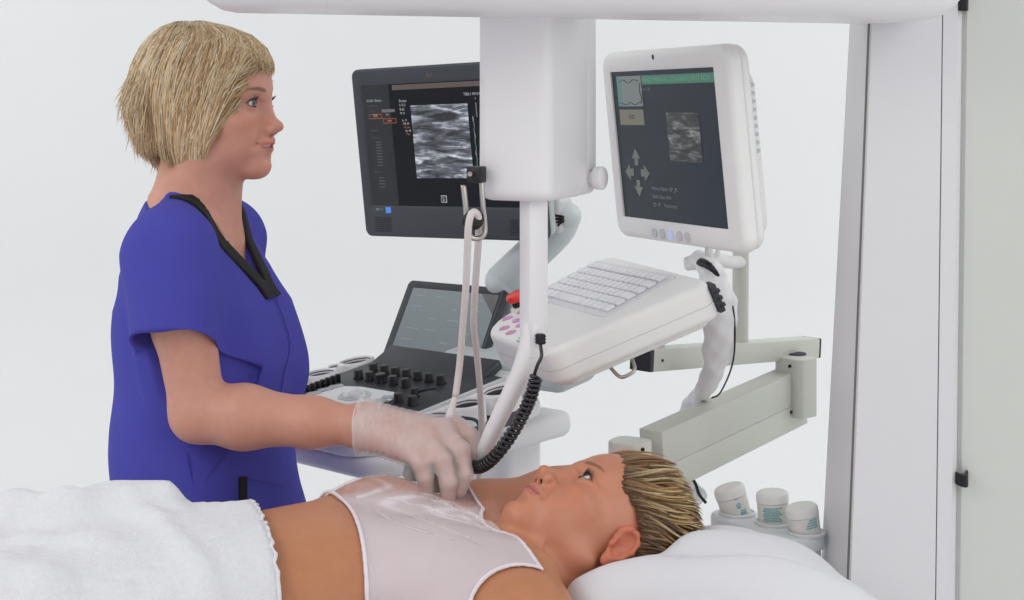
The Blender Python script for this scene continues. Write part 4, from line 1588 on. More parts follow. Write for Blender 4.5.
fs = Field((-.71, 2.12, .66), (-.22, 2.74, 1.39), .0032)
fs.op('+', loft(s_torso, NZ, 2.2))
fs.op('+', cap(N_TOR.w((.042, -.05, 1.085)), N_TOR.w((.042, .05, 1.085)), .064), .09)
for a, hc in ((sh_r, hem_c), (sh_l, l_hem)):
    d = (hc - a) / np.linalg.norm(hc - a)
    fs.op('+', cap(a + V3(.0, 0, -.008), hc + d * .06, .0615, .0645), .04)
    fs.op('+', cap(a, N_TOR.w((-.030, .072 * (1 if a is sh_l else -1), 1.299)), .050, .037), .05)
# sleeve ends: remove everything of the sleeve below the hem plane, outside the torso
X, Y, Z = fs.ax[0][:, None, None], fs.ax[1][None, :, None], fs.ax[2][None, None, :]
tor = fs.val(loft(s_torso, NZ, 2.2), tuple(slice(0, len(a)) for a in fs.ax))
for hc, n in ((hem_c, hem_n), (l_hem, (l_hem - sh_l))):
    n = n / np.linalg.norm(n)
    pl = (X - hc[0]) * n[0] + (Y - hc[1]) * n[1] + (Z - hc[2]) * n[2]
    far = np.sqrt((X - hc[0]) ** 2 + (Y - hc[1]) ** 2 + (Z - hc[2]) ** 2) - .15
    cutv = np.maximum(np.maximum(-pl, -(tor - .004)), far)
    fs.f = np.maximum(fs.f, -cutv)
# arm openings
fs.op('-', cap(hem_c - sl_ax * .055, hem_c + sl_ax * .06, .050, .0585), .006)
fs.op('-', cap(l_hem, l_hem + (l_hem - sh_l) * .4, .052, .056), .006)
# neckline: a V in front, close to the neck behind
vq = [(.155, -.004, 1.165), (.075, -.062, 1.262), (-.010, -.078, 1.322), (-.075, -.050, 1.348), (-.095, 0, 1.352), (-.075, .050, 1.348), (-.010, .078, 1.322), (.075, .062, 1.262), (.155, .004, 1.165)]
q0 = N_TOR
Lx, Ly, Lz = [(X - q0.t[0]) * q0.R[0, i] + (Y - q0.t[1]) * q0.R[1, i] + (Z - q0.t[2]) * q0.R[2, i] for i in range(3)]
# V opening in front, a sloping cut behind
hw = np.interp(Lz, [1.200, 1.316, 1.42], [0.0, .066, .120])
nl_front = np.maximum((np.abs(Ly) - hw) * .85, -(Lx + .03))
nl_back = np.maximum(np.interp(Lx, [-.09, -.03], [1.340, 1.316]) - Lz, Lx + .03)
neck_cut = np.minimum(nl_front, nl_back)
solid = fs.f.copy()
fs.f = np.maximum(solid, -neck_cut)
Vs, Qs = fs.mesh(2)
g = np.stack([fs.sample(Vs + .004 * e) - fs.sample(Vs - .004 * e) for e in np.eye(3)], 1)
g /= np.linalg.norm(g, axis=1)[:, None] + 1e-9
Vs = Vs + g * scrub_wr(Vs)[:, None]
lo_cut = Vs[:, 2] > .70
Vs, Qs = keep(Vs, Qs, lo_cut)
Mi = np.array(NINV)
scrub = mesh_obj('scrub_top', (Vs + Mi[:3, 3]).tolist(), Qs.tolist(), scrub_m, NURSE, 180)
# skin stays under the cloth where the cloth covers it
solF = Field((-.71, 2.12, .66), (-.22, 2.74, 1.39), .0032); solF.f = solid
ncF = Field((-.71, 2.12, .66), (-.22, 2.74, 1.39), .0032); ncF.f = neck_cut.astype(np.float32)


def tuck(V):
    for _ in range(2):
        q = N_TOR.loc(V)
        g_ = np.stack([solF.sample(V + .004 * e) - solF.sample(V - .004 * e) for e in np.eye(3)], 1)
        g_ /= np.linalg.norm(g_, axis=1)[:, None] + 1e-9
        v = solF.sample(V)
        m = (np.abs(q[:, 1]) < .135) & (q[:, 2] > 1.12) & (q[:, 2] < 1.345) & (ncF.sample(V) > .003) & (v > -.006) & (v < .05)
        V = V - g_ * (np.where(m, v + .006, 0))[:, None]
    return V


pieces[0] = (tuck(Vh), Qh, tint_h)
pieces[1] = (tuck(Vb), Qb, SKIN_N)
join_body('body', pieces, skin_nurse, NURSE, NINV)
# black band that follows the neckline
dist_v = (np.abs(Ly) - hw) * .85
band = np.maximum(np.abs(dist_v - .0105) - .0135, np.abs(solid + .001) - .0042)
fband = Field((-.71, 2.12, .66), (-.22, 2.74, 1.39), .0032)
fband.f = np.maximum(band, np.maximum(1.184 - Lz, np.maximum(-(Lx + .020), Lz - 1.345))).astype(np.float32)
Vn, Qn = fband.mesh(1)
neck_band = mesh_obj('neck_band', (Vn + Mi[:3, 3]).tolist(), Qn.tolist(), black_trim, scrub, 180)


def on_scrub(px, py, lift=.001, D0=2.05, D1=2.6):
    """First point of the scrub top's surface along the sight line through (px, py)."""
    ds = np.linspace(D0, D1, 500)
    pts = np.array([tuple(P(px, py, d)) for d in ds])
    v = fs.sample(pts)
    i = np.argmax(v < .0)
    return Vector(pts[max(i - 1, 0)]) + Vector((0, -lift, 0))


def ribbon(mb, pts, w, t=.0016, up=(0, 0, 1)):
    mb.tube(pts, [w / 2] * len(pts), 8, flat=t / w * 2, up=up)


pk = MB(NINV)
pk.tube([on_scrub(243.5, 476 + i * 3.2, .004) for i in range(11)], [.0065] * 11, 8, flat=.35, up=(1, 0, 0))
pk.build('pocket_trim', black_trim, scrub)
seam_m = mat('scrub_seam', (62, 60, 150), .9)
for line in ([(276, 300), (284, 320), (290, 345), (284, 375), (281, 392)], [(222, 458), (210, 474), (200, 490)], [(187, 452), (190, 470), (194, 490)], [(250, 479), (275, 484), (298, 489)]):
    pp = spline([on_scrub(x, y, .0005) for x, y in line], 6)
    sm_ = MB(NINV)
    sm_.tube(pp, .0008, 5)
    sm_.build('seam', seam_m, scrub)

# trousers and shoes
ft = Field((-.72, 2.2, .03), (-.22, 2.66, .92), .006)
ft.op('+', loft([(.62, 0, 0, .125, .185), (.80, 0, 0, .122, .185), (.90, 0, 0, .115, .175)], NZ))
for i in range(2):
    ft.op('+', cap(hip[i] + V3(0, 0, -.05), knee[i], .098, .078), .04)
    ft.op('+', cap(knee[i], ank[i] + V3(0, 0, .0), .078, .074), .03)
ft.op('&', half((0, 0, .06), (0, 0, -1)))
Vt, Qt = ft.mesh(1)
mesh_obj('trousers', (Vt + Mi[:3, 3]).tolist(), Qt.tolist(), scrub_m, NURSE, 180)
white_shoe = mat('shoe_white', (225, 225, 225), .5)
for i in range(2):
    fo = Field(ank[i] - V3(.12, .12, .1), ank[i] + V3(.24, .12, .08), .004)
    d = N_TOR.R @ V3(1, 0, 0)
    fo.op('+', cap(ank[i] + V3(0, 0, -.02) - d * .02, ank[i] + V3(0, 0, -.03) + d * .05, .05, .046))
    fo.op('+', cap(ank[i] + V3(0, 0, -.04) + d * .05, ank[i] + V3(0, 0, -.05) + d * .15, .045, .038), .03)
    fo.op('&', half((0, 0, .001), (0, 0, -1)))
    v, q = fo.mesh(1)
    mesh_obj('shoe', (v + Mi[:3, 3]).tolist(), q.tolist(), white_shoe, NURSE, 180)

# glove: the hand's own surface, a little larger, wrinkled, ending in a rolled cuff
glove_m = sheer('glove_latex', (240, 232, 232), .42, rough=.3, coat=.25, bump=.15, bscale=25)
fg = Field(hlo, hhi, .0017)
fg.f = fa.f - .0030
cuff = lerp(el_r, wr_r, .985)
gx, gy, gz = fg.ax[0][:, None, None], fg.ax[1][None, :, None], fg.ax[2][None, None, :]
al = (gx - cuff[0]) * ax[0] + (gy - cuff[1]) * ax[1] + (gz - cuff[2]) * ax[2]
flare = .004 * np.exp(-((al - .002) / .010) ** 2) + .0022 * np.exp(-((al - .022) / .004) ** 2)
fg.f = fg.f - flare.astype(np.float32)
Vg, Qg = fg.mesh(1)
ag = (Vg - cuff) @ ax
Vg, Qg = keep(Vg, Qg, ag > .0015 * np.sin(Vg[:, 2] * 240))
gg = np.stack([fg.sample(Vg + .002 * e) - fg.sample(Vg - .002 * e) for e in np.eye(3)], 1)
gg /= np.linalg.norm(gg, axis=1)[:, None] + 1e-9
ag = (Vg - cuff) @ ax
wrk = .0012 * np.abs(np.sin(ag * 330 + 2.2 * np.sin(Vg[:, 2] * 60) + Vg[:, 1] * 40)) * np.exp(-((ag - .04) / .045) ** 2)
Vg = Vg + gg * wrk[:, None]
glove = mesh_obj('glove', (Vg + Mi[:3, 3]).tolist(), Qg.tolist(), glove_m, NURSE, 180)
rim = MB(NINV)
e1 = np.cross(ax, V3(0, 0, 1)); e1 /= np.linalg.norm(e1); e2 = np.cross(ax, e1)
ring = []
for k in range(41):
    a = 2 * math.pi * k / 40
    d = e1 * math.cos(a) + e2 * math.sin(a)
    rr = np.linspace(.015, .05, 90)
    vv = fg.sample(cuff + ax * .001 + d * rr[:, None])
    ring.append(Vector(cuff + ax * (.001 + .002 * math.sin(3 * a)) + d * (rr[np.argmax(vv > 0)] - .0002)))
rim.tube(ring, .0012, 6)
rim.build('cuff_bead', glove_m, glove)

# hair: a chin-length choppy bob, longer at the nape
ENV_Z = [-118, -110, -95, -70, -45, -20, 0, 30, 60, 85, 105, 120, 130]
ENV_B = [-78, -80, -88, -112, -125, -139, -144, -140, -131, -118, -104, -84, -60]
ENV_F = [60, 64, 70, 78, 86, 92, 94, 96, 95, 84, 60, 22, -20]
ENV_W = [56, 58, 66, 76, 82, 86, 90, 92, 90, 80, 64, 44, 12]
ZH = [(0, 54), (30, 58), (50, 52), (57, 26), (62, -10), (67, -60), (71, -104), (80, -112), (95, -100), (110, -84), (125, -62), (140, -72), (160, -94), (180, -104)]
Z_END = ([-a for a, z in ZH[::-1]] + [a for a, z in ZH[1:]], [z for a, z in ZH[::-1]] + [z for a, z in ZH[1:]])


def env(th, z, lay=1.0):
    xb, xf, w = np.interp(z, ENV_Z, ENV_B), np.interp(z, ENV_Z, ENV_F), np.interp(z, ENV_Z, ENV_W)
    c, s = math.cos(R_(th)), math.sin(R_(th))
    xc = -25 if z < 95 else -25 - (z - 95) * .5
    x = xc + ((xf - xc) if c > 0 else (xc - xb)) * c * lay
    return N_HEAD.w(mm(x, w * s * lay, z))


blond = [np.array(lin(c)) for c in ((224, 196, 158), (234, 212, 180), (208, 172, 124), (192, 156, 118), (242, 226, 200), (168, 130, 94))]
paths, cols = [], []
NST = 7000
for i in range(NST):
    th = RNG.uniform(-180, 180)
    if RNG.random() < .35:
        th = RNG.uniform(-150, -55)
    lay = .86 + .14 * math.sqrt(RNG.random())
    z0 = RNG.uniform(60, 129) if RNG.random() < .8 else RNG.uniform(-20, 60)
    ze = np.interp(th, *Z_END) + RNG.normal(0, 7) + (1 - lay) * 120 * RNG.random() * (abs(th) > 60)
    if abs(th) > 112 and RNG.random() < .5:
        ze += RNG.uniform(5, 90)
    if ze > z0 - 25:
        z0 = min(ze + 60, 128)
    front = abs(th) < 85
    sw = (-34 if th < 0 else 34) * float(sst(150 - abs(th), 0, 70))
    pts = []
    nseg = 9
    fl = RNG.normal(0, 1) * 7 + (10 if abs(th) > 115 else 0)
    ph = RNG.uniform(0, 6.3)
    for k in range(nseg + 1):
        t = k / nseg
        z = z0 + (ze - z0) * (1 - math.cos(t * math.pi / 2) if z0 > 90 else t)
        tt = th - sw * (1 - t) ** 1.5 + 2.0 * math.sin(ph + 5 * t)
        L = lay * (1 + .012 * math.sin(ph + 7 * t))
        p = env(tt, z, L)
        if t > .6 and abs(th) > 100:
            c, s = math.cos(R_(tt)), math.sin(R_(tt))
            p = p + N_HEAD.R @ V3(c, s, -.1) * (fl * (t - .6) ** 2 * 6) / 1000
        pts.append(p)
    paths.append([tuple(p) for p in pts])
    w = RNG.random()
    if abs(th) > 120:
        ci = RNG.choice([0, 1, 3, 4, 2], p=[.3, .3, .15, .15, .1])
    else:
        ci = RNG.choice(6, p=[.34, .22, .2, .1, .06, .08])
    c1 = blond[ci]
    c0 = c1 * (.62 if RNG.random() < .4 else .9)
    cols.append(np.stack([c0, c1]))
rf = lambda n: [(.00045 + .00095 * math.sin(math.pi * min(1, (i / (n - 1)) * .75 + .22))) * (1 if i < n - 1 else .15) for i in range(n)]
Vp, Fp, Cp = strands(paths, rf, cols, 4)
# the mass underneath
bv, bf = [], []
nt, nz_ = 96, 26
for i in range(nt + 1):
    th = -180 + 360 * i / nt
    ze = np.interp(th, *Z_END) + 14
    for j in range(nz_ + 1):
        t = j / nz_
        z = 124 + (ze - 124) * (1 - math.cos(t * math.pi / 2)) if t < 1 else ze
        sw = (-34 if th < 0 else 34) * float(sst(150 - abs(th), 0, 70))
        bv.append(tuple(env(th - sw * (1 - t) ** 1.5, z, .84)))
for i in range(nt):
    for j in range(nz_):
        a = i * (nz_ + 1) + j
        bf.append((a, a + nz_ + 1, a + nz_ + 2, a + 1))
Vall = np.concatenate([np.array(Vp), np.array(bv)])
Fall = Fp + [tuple(i + len(Vp) for i in f) for f in bf]
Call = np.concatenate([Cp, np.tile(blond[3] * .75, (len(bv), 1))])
hair_m = mat('blonde_hair', (205, 172, 122), .5, attr='tint', var=.18, scale=120, spec=.35)
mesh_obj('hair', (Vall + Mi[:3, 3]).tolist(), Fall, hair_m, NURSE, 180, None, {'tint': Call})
# ------------------------------------------------------------------ the patient lying on the table
A18 = R_(18)
PB = Fr(np.array([[math.cos(A18), -math.sin(A18), 0], [math.sin(A18), math.cos(A18), 0], [0, 0, 1]]), (-.13, 2.0, 0))   # u to the head, q away from camera
PHM = [[-0.3853, 0.4561, 0.8022], [0.0482, -0.8582, 0.5111], [0.9215, 0.2356, 0.3086]]
P_HEAD = Fr(np.array(PHM), (.113, 2.084, .909))
PATIENT = thing('person', 'woman lying on her back in white cropped top, one arm raised behind her head', 'person', T(-.13, 2.0, .755))
PINV = T(.13, -2.0, -.755)
Mp = np.array(PINV)
SKIN_P = np.array(lin((194, 130, 94)))
SKIN_PF = np.array(lin((205, 138, 108)))
skin_patient = mat('skin_tanned', (205, 145, 110), .42, attr='tint', sss=.2, var=.08, scale=45, bump=.10, bscale=450)
pu = PB.w
# u, q-centre, z-centre, half width, half depth
p_torso = [(-.62, .0, .855, .185, .090), (-.50, 0, .857, .190, .095), (-.40, 0, .864, .186, .104), (-.30, 0, .866, .170, .105), (-.20, 0, .864, .155, .102), (-.10, 0, .870, .155, .107),
           (-.02, 0, .860, .162, .096), (.06, .004, .855, .168, .085), (.11, .006, .856, .155, .072), (.15, .01, .864, .11, .052)]
psh_n, psh_f = pu((.095, -.175, .862)), pu((.135, .165, .885))
pel_n = pu((-.185, -.275, .818))
pwr_n = pu((-.42, -.235, .825))
pel_f = np.array(P(627, 481, 2.262))
pwr_f = np.array((.300, 2.165, .812))
neck_lo = pu((.112, .010, .858))
p_body = [('+', loft(p_torso, PB, 2.2), .03),
          ('+', ell((.000, -.098, .902), (.076, .074, .060), PB), .05), ('+', ell((-.012, .110, .916), (.078, .074, .063), PB), .05),
          ('+', cap(P_HEAD.w((-.018, 0, -.06)), neck_lo, .047, .054), .022),
          ('+', cap(P_HEAD.w((-.018, .0, -.10)), pu((.10, .01, .856)), .046, .058), .02)]
for s in (-1, 1):
    p_body += [('+', cap(pu((.122, .02 * s + .01, .912)), pu((.135, .13 * s, .915)), .009, .010), .02),
               ('+', cap(P_HEAD.w((-.01, -.052 * s, -.055)), pu((.114, .012 * s + .01, .914)), .011, .009), .016)]
p_body += [('+', cap(psh_n, pu((.09, -.10, .87)), .058, .06), .05), ('+', cap(psh_f, pu((.09, .09, .87)), .055, .06), .05),
           ('+', cap(psh_n, lerp(psh_n, pel_n, .5), .056, .046), .03), ('+', cap(lerp(psh_n, pel_n, .5), pel_n, .046, .040), .02),
           ('+', cap(pel_n, lerp(pel_n, pwr_n, .3), .040, .042), .02), ('+', cap(lerp(pel_n, pwr_n, .3), pwr_n, .042, .028), .02),
           ('+', cap(psh_f, lerp(psh_f, pel_f, .5), .052, .047), .045), ('+', cap(lerp(psh_f, pel_f, .5), pel_f, .047, .040), .02),
           ('+', cap(pel_f, lerp(pel_f, pwr_f, .35), .040, .041), .02), ('+', cap(lerp(pel_f, pwr_f, .35), pwr_f, .041, .027), .02)]
for s in (-1, 1):
    p_body += [('+', cap(pu((-.50, .09 * s, .868)), pu((-.93, .10 * s, .870)), .085, .060), .05), ('+', cap(pu((-.93, .10 * s, .865)), pu((-1.30, .09 * s, .805)), .056, .038), .03),
               ('+', cap(pu((-1.32, .09 * s, .80)), pu((-1.35, .11 * s, .91)), .034, .026), .03)]
# navel dip
p_body += [('-', ell((-.262, 0, .985), (.009, .007, .018), PB), .012)]


def relaxed_hand(wr, fwd, side, nrm, curl=.35):
    """Palm and five fingers; side points towards the thumb, nrm out of the back of the hand."""
    W = lambda a, b, c: wr + fwd * a + side * b + nrm * c
    o = []
    L = [.070, .080, .074, .058]
    for j in range(4):
        b = .030 - .020 * j
        k = W(.085 - .004 * j, b, 0)
        o += [('+', cap(W(0, b * .5, 0), k, .018, .0118), .016)]
        l = L[j]
        p1 = W(.085 - .004 * j + l * .5, b * 1.05, -.012 * curl / .35)
        p2 = W(.085 - .004 * j + l * .82, b * 1.08, -.030 * curl / .35)
        p3 = W(.085 - .004 * j + l * .98, b * 1.1, -.047 * curl / .35)
        o += finger_ops([k, p1, p2, p3], (.0102, .0092, .0084, .0066), first=.004)
    o += finger_ops([W(.018, .026, -.008), W(.046, .050, -.016), W(.076, .060, -.022), W(.098, .060, -.028)], (.0155, .0112, .0102, .0082), first=.02)
    return o


f_n = (pwr_n - pel_n) / np.linalg.norm(pwr_n - pel_n)
s_n = np.cross(V3(0, 0, 1), f_n); s_n /= np.linalg.norm(s_n)
p_body += relaxed_hand(pwr_n, f_n, -s_n if (s_n @ PB.R[:, 1]) < 0 else s_n, V3(0, 0, 1))
f_f = (pwr_f - pel_f) / np.linalg.norm(pwr_f - pel_f)
f_f = f_f * V3(1, 1, .12); f_f /= np.linalg.norm(f_f)
s_f = np.cross(f_f, V3(0, 0, 1)); s_f /= np.linalg.norm(s_f)
p_body += relaxed_hand(pwr_f, f_f, s_f, V3(0, 0, -1), .2)
phops = head_ops(P_HEAD, smile=-.1, slim=.98, open_mouth=.2, nose=1.14, lips=1.16)
ph = Field((-.262, 1.70, .752), (.305, 2.44, 1.085), .0018)
ph.run(phops).run(p_body)
lim = lambda V: PB.loc(V)[:, 0]
Vph, Qph = ph.mesh(1)
Vph, Qph = keep(Vph, Qph, lim(Vph) > -.0785)
pb = Field((-1.62, 1.35, .70), (.36, 2.48, 1.08), .0046)
pb.run(phops).run(p_body)
Vpb, Qpb = pb.mesh(1)
inb = ((Vpb > ph.lo + .006) & (Vpb < np.array([a[-1] for a in ph.ax]) - .006)).all(1)
Vpb, Qpb = keep(Vpb, Qpb, ~((lim(Vpb) > -.0775) & inb))
pt = head_tint(P_HEAD.loc(Vph) * 1000, SKIN_PF, lin((196, 112, 106)), lin((120, 84, 62)), -.1, .5, False)
ql = P_HEAD.loc(Vph) * 1000
fade = np.clip(sst(ql[:, 2], -150, -105), 0, 1)[:, None]
pt = pt * fade + SKIN_P * (1 - fade)
uq = PB.loc(Vpb)
pcs = [(Vph, Qph, pt), (Vpb, Qpb, np.tile(SKIN_P, (len(Vpb), 1)))]
for s in (-1, 1):
    pcs.append(eyeball(P_HEAD, s, (1, -.02, .14), (.05, .09, .15)))
    pcs.append((*lashes(P_HEAD, s), np.array((.012, .009, .008))))
join_body('body', pcs, skin_patient, PATIENT, PINV)

# cropped top, thin fabric pulled over the chest; damp and clearer on the scanned side
top_m = sheer('sheer_white_fabric', (238, 228, 234), .8, rough=.55, bump=.25, bscale=700, opattr='opacity', spec=.3)
pf = Field((-.40, 1.62, .80), (.13, 2.32, 1.03), .0023)
pf.run(phops[:3]).run(p_body)
body_f = pf.f.copy()
X, Y, Z = pf.ax[0][:, None, None], pf.ax[1][None, :, None], pf.ax[2][None, None, :]
dx, dy = X - PB.t[0], Y - PB.t[1]
U = dx * PB.R[0, 0] + dy * PB.R[1, 0] + 0 * Z
Qx = dx * PB.R[0, 1] + dy * PB.R[1, 1] + 0 * Z
ZZ = Z + 0 * U
off = .0030
u_low = -.083 - .012 * np.abs(Qx / .16) ** 2
hem = u_low - U
# neckline: deep scoop; armholes
nk = .055 - np.sqrt(((U - .165) / 1.10) ** 2 + ((Qx - .012) / 1.35) ** 2)
arm_n = np.maximum(-.168 - .10 * (U - .05) - Qx, .0 * U + (.03 - U))
arm_n = (.070 - np.sqrt(((U - .085) / 1.05) ** 2 + ((Qx + .235) / 1.0) ** 2 + ((ZZ - .87) / 2.0) ** 2))
arm_f = (.075 - np.sqrt(((U - .155) / 1.25) ** 2 + ((Qx - .215) / 1.2) ** 2 + ((ZZ - .90) / 2.0) ** 2))
upper = U - .118
pf.f = np.maximum.reduce([body_f - off, hem, nk, arm_n, arm_f, upper]).astype(np.float32)
Vtp, Qtp = pf.mesh(1)
bf_ = Field((-.40, 1.62, .80), (.13, 2.32, 1.03), .0023); bf_.f = body_f
Vtp, Qtp = keep(Vtp, Qtp, bf_.sample(Vtp) > .0012)
q3 = PB.loc(Vtp)
# damp patch on the far breast and gel running across the middle
ns = np.sin(q3[:, 0] * 95 + 4 * np.sin(q3[:, 1] * 60)) * .5 + .5
ns2 = np.sin(q3[:, 1] * 130 + 5 * np.sin(q3[:, 0] * 70 + 1.3)) * .5 + .5
wet = sst(q3[:, 1], .035, .075)
opa = .71 - wet * (.40 + .20 * ns * ns2)
stre = g1(q3[:, 1] - .045 + .25 * (q3[:, 0] - .0), .035) * (ns ** 3) * (q3[:, 0] > -.06)
opa = np.clip(opa + .40 * stre, .2, .95)
edge_f = np.maximum.reduce([nk, arm_n, arm_f, upper])
pf3 = Field((-.40, 1.62, .80), (.13, 2.32, 1.03), .0023)
pf3.f = np.maximum.reduce([np.abs(body_f - off) - .0017, -(edge_f + .0045), edge_f - .0004, hem]).astype(np.float32)
Vbd, Qbd = pf3.mesh(2)
top = mesh_obj('cropped_top', (Vtp + Mp[:3, 3]).tolist(), Qtp.tolist(), top_m, PATIENT, 180, None, {'opacity': opa})
hemf = np.maximum.reduce([np.abs(body_f - off) - .0017, -(hem + .0052), hem - .0004, upper])
pf2 = Field((-.40, 1.62, .80), (.13, 2.32, 1.03), .0023)
pf2.f = hemf.astype(np.float32)
Vhm, Qhm = pf2.mesh(1)
mesh_obj('hem_band', (Vhm + Mp[:3, 3]).tolist(), Qhm.tolist(), mat('white_hem', (236, 226, 234), .6), top, 180)
mesh_obj('neck_binding', (Vbd + Mp[:3, 3]).tolist(), Qbd.tolist(), bpy.data.materials['white_hem'], top, 180)


def on_patient(px, py, lift=.0, D0=1.6, D1=2.5):
    ds = np.linspace(D0, D1, 600)
    v = pb.sample(np.array([tuple(P(px, py, d)) for d in ds]))
    i = int(np.argmax(v < lift))
    return P(px, py, ds[i])


# clear gel smeared over the fabric
gel_m = sheer('clear_gel', (245, 238, 238), .30, rough=.06, coat=1.0, bump=.6, bscale=60)
gl = MB(PINV)
for line, r in (([(383, 498), (410, 505), (440, 514), (470, 522), (490, 532)], .004), ([(400, 512), (430, 522), (462, 535), (482, 545)], .0035), ([(372, 508), (392, 520), (420, 530), (455, 540)], .003),
                ([(430, 500), (455, 510), (480, 520), (500, 530)], .004), ([(412, 492), (440, 500), (468, 512)], .004)):
    pp = spline([on_patient(x, y, .0035) for x, y in line], 8)
    gl.tube(pp, [r * (.6 + 1.1 * abs(math.sin(i * .33 + r * 900))) * min(1, .2 + i / 5, .2 + (len(pp) - 1 - i) / 5) for i in range(len(pp))], 8, flat=.30, up=(1, 0, 0))
gel = gl.build('gel_smear', gel_m, top, 180)

# hair: short, combed back wet from the face
HC = V3(-12, 0, 30)
pal = [np.array(lin(c)) for c in ((222, 192, 138), (196, 156, 98), (104, 74, 50), (66, 46, 34), (236, 214, 172), (152, 112, 70))]


def scalp(pol, az, lay):
    """Polar angle from the crown-back pole, azimuth round it (0 = forehead, 90 = left side)."""
    p, a = R_(pol), R_(az)
    d = V3(math.sin(p) * math.cos(a), math.sin(p) * math.sin(a), math.cos(p))
    tilt = R_(-38)
    d = V3(d[0] * math.cos(tilt) + d[2] * math.sin(tilt), d[1], -d[0] * math.sin(tilt) + d[2] * math.cos(tilt))
    r = V3(98, 79, 86) + lay
    k = 1 / math.sqrt((d[0] / r[0]) ** 2 + (d[1] / r[1]) ** 2 + (d[2] / r[2]) ** 2)
    return (HC + d * k) / 1000


HL = ([-180, -140, -110, -90, -70, -50, -30, 0, 30, 50, 70, 90, 110, 140, 180], [112, 112, 108, 106, 112, 117, 114, 110, 114, 117, 107, 100, 106, 112, 112])
paths, cols = [], []
for i in range(3400):
    az = RNG.uniform(-180, 180) if RNG.random() < .55 else RNG.uniform(10, 130)
    p0 = np.interp(az, *HL) - abs(RNG.normal(0, 1)) * (3 if RNG.random() < .5 else 26)
    p0 = max(p0, 12)
    lay = 2 + 13 * RNG.random()
    span = RNG.uniform(40, 85)
    clump = round((az + 3 * math.sin(p0)) / 13) * 13 + 5.0
    pts = []
    n = 9
    ph = RNG.uniform(0, 6.3)
    for k in range(n + 1):
        t = k / n
        a = az + (clump - az) * .85 * t ** .7 + 2.5 * math.sin(ph + 3 * t) + 7 * math.sin(clump * .9 + 2.5 * t) * t
        pol = p0 - span * t
        lift = (lay * (.10 + .9 * t ** .6)) * (.7 + .6 * abs(math.sin(clump * 2.3))) + 17 * t ** 2
        pts.append(tuple(P_HEAD.w(scalp(max(pol, -30), a, lift))))
    paths.append(pts)
    d = abs(math.sin(clump * 1.7)) + RNG.normal(0, .3) + .12
    ci = RNG.choice([3, 2, 5], p=[.35, .4, .25]) if d < .35 else RNG.choice([0, 1, 4, 5], p=[.35, .3, .15, .2])
    cols.append(np.stack([pal[2] * (.8 if d < .5 else 1.15), pal[ci]]))
rp2 = lambda n: [(.0006 + .0014 * math.sin(math.pi * min(1, (i / (n - 1)) * .7 + .25))) * (1 if i < n - 1 else .2) for i in range(n)]
Vq, Fq, Cq = strands(paths, rp2, cols, 4)
bv, bf = [], []
na, npz = 72, 20
for i in range(na + 1):
    az = -180 + 360 * i / na
    for j in range(npz + 1):
        t = j / npz
        bv.append(tuple(P_HEAD.w(scalp((np.interp(az, *HL) - 2) * (1 - t) + .5, az, .5 + 6 * min(1, t * 3)))))
for i in range(na):
    for j in range(npz):
        a = i * (npz + 1) + j
        bf.append((a, a + npz + 1, a + npz + 2, a + 1))
Vall = np.concatenate([np.array(Vq), np.array(bv)])
Fall = Fq + [tuple(i + len(Vq) for i in f) for f in bf]
Call = np.concatenate([Cq, np.tile(pal[2], (len(bv), 1))])
mesh_obj('hair', (Vall + Mp[:3, 3]).tolist(), Fall, mat('streaked_hair', (170, 130, 80), .42, attr='tint', var=.2, scale=110, spec=.45), PATIENT, 180, None, {'tint': Call})
# ------------------------------------------------------------------ examination table, pillow, towel
BEDM = T(-.13, 2.0, 0) @ rot(18)                 # x along the body to the head, y away from the camera
BED = thing('examination_table', 'white padded examination table under the lying patient', 'examination table', BEDM)
b = MB()
b.box(2.05, .60, .075, T(-.535, 0, .7175), r=.025, seg=4)
b.build('mattress', mat('mattress_white', (228, 228, 230), .7), BED, 50)
b = MB()
b.box(2.0, .56, .05, T(-.535, 0, .652), r=.01, seg=2)
b.build('frame', cool_pl, BED, 40)
b = MB()
b.box(.85, .36, .45, T(-.60, 0, .42), r=.03, seg=3)
b.build('lift_column', cool_pl, BED, 40)
b = MB()
b.box(1.5, .56, .16, T(-.58, 0, .115), r=.04, seg=3)
b.build('base', grey_pl, BED, 40)
for sx_ in (-1.2, .04):
    for sy_ in (-.22, .22):
        k = MB(); k.lathe([(.03, 0), (.034, .004), (.034, .03), (.02, .045)], 20, T(sx_, sy_, .0)); k.build('foot', dark_pl, BED, 40)

# pillow: a stuffed case with a hollow for the head
cotton = mat('white_cotton', (226, 226, 231), .85, var=.02, scale=12, bump=.2, bscale=600, sheen=.0, spec=.2)
PW = Fr(PB.R, pu((.334, -.105, .828)))
fp = Field((-.12, 1.55, .74), (.56, 2.5, .98), .0048)
Xp, Yp, Zp = fp.ax[0][:, None, None], fp.ax[1][None, :, None], fp.ax[2][None, None, :]
ux = (Xp - PW.t[0]) * PW.R[0, 0] + (Yp - PW.t[1]) * PW.R[1, 0] + 0 * Zp
qx = (Xp - PW.t[0]) * PW.R[0, 1] + (Yp - PW.t[1]) * PW.R[1, 1] + 0 * Zp
zx = Zp - PW.t[2] + 0 * ux
ex, ey = np.abs(ux) / .198, np.abs(qx) / .270
e_ = np.clip(1 - ex ** 3.2, 0, 1) * np.clip(1 - ey ** 3.4, 0, 1)
th_top = .006 + .094 * np.sqrt(e_)
th_bot = .006 + .064 * np.sqrt(e_)
wr = .0035 * np.sin(30 * ux + 22 * qx + 3 * np.sin(14 * qx)) * np.exp(-((ux - .05) / .12) ** 2) + .003 * np.sin(46 * (ux * .5 + qx) + 2 * np.sin(20 * ux))
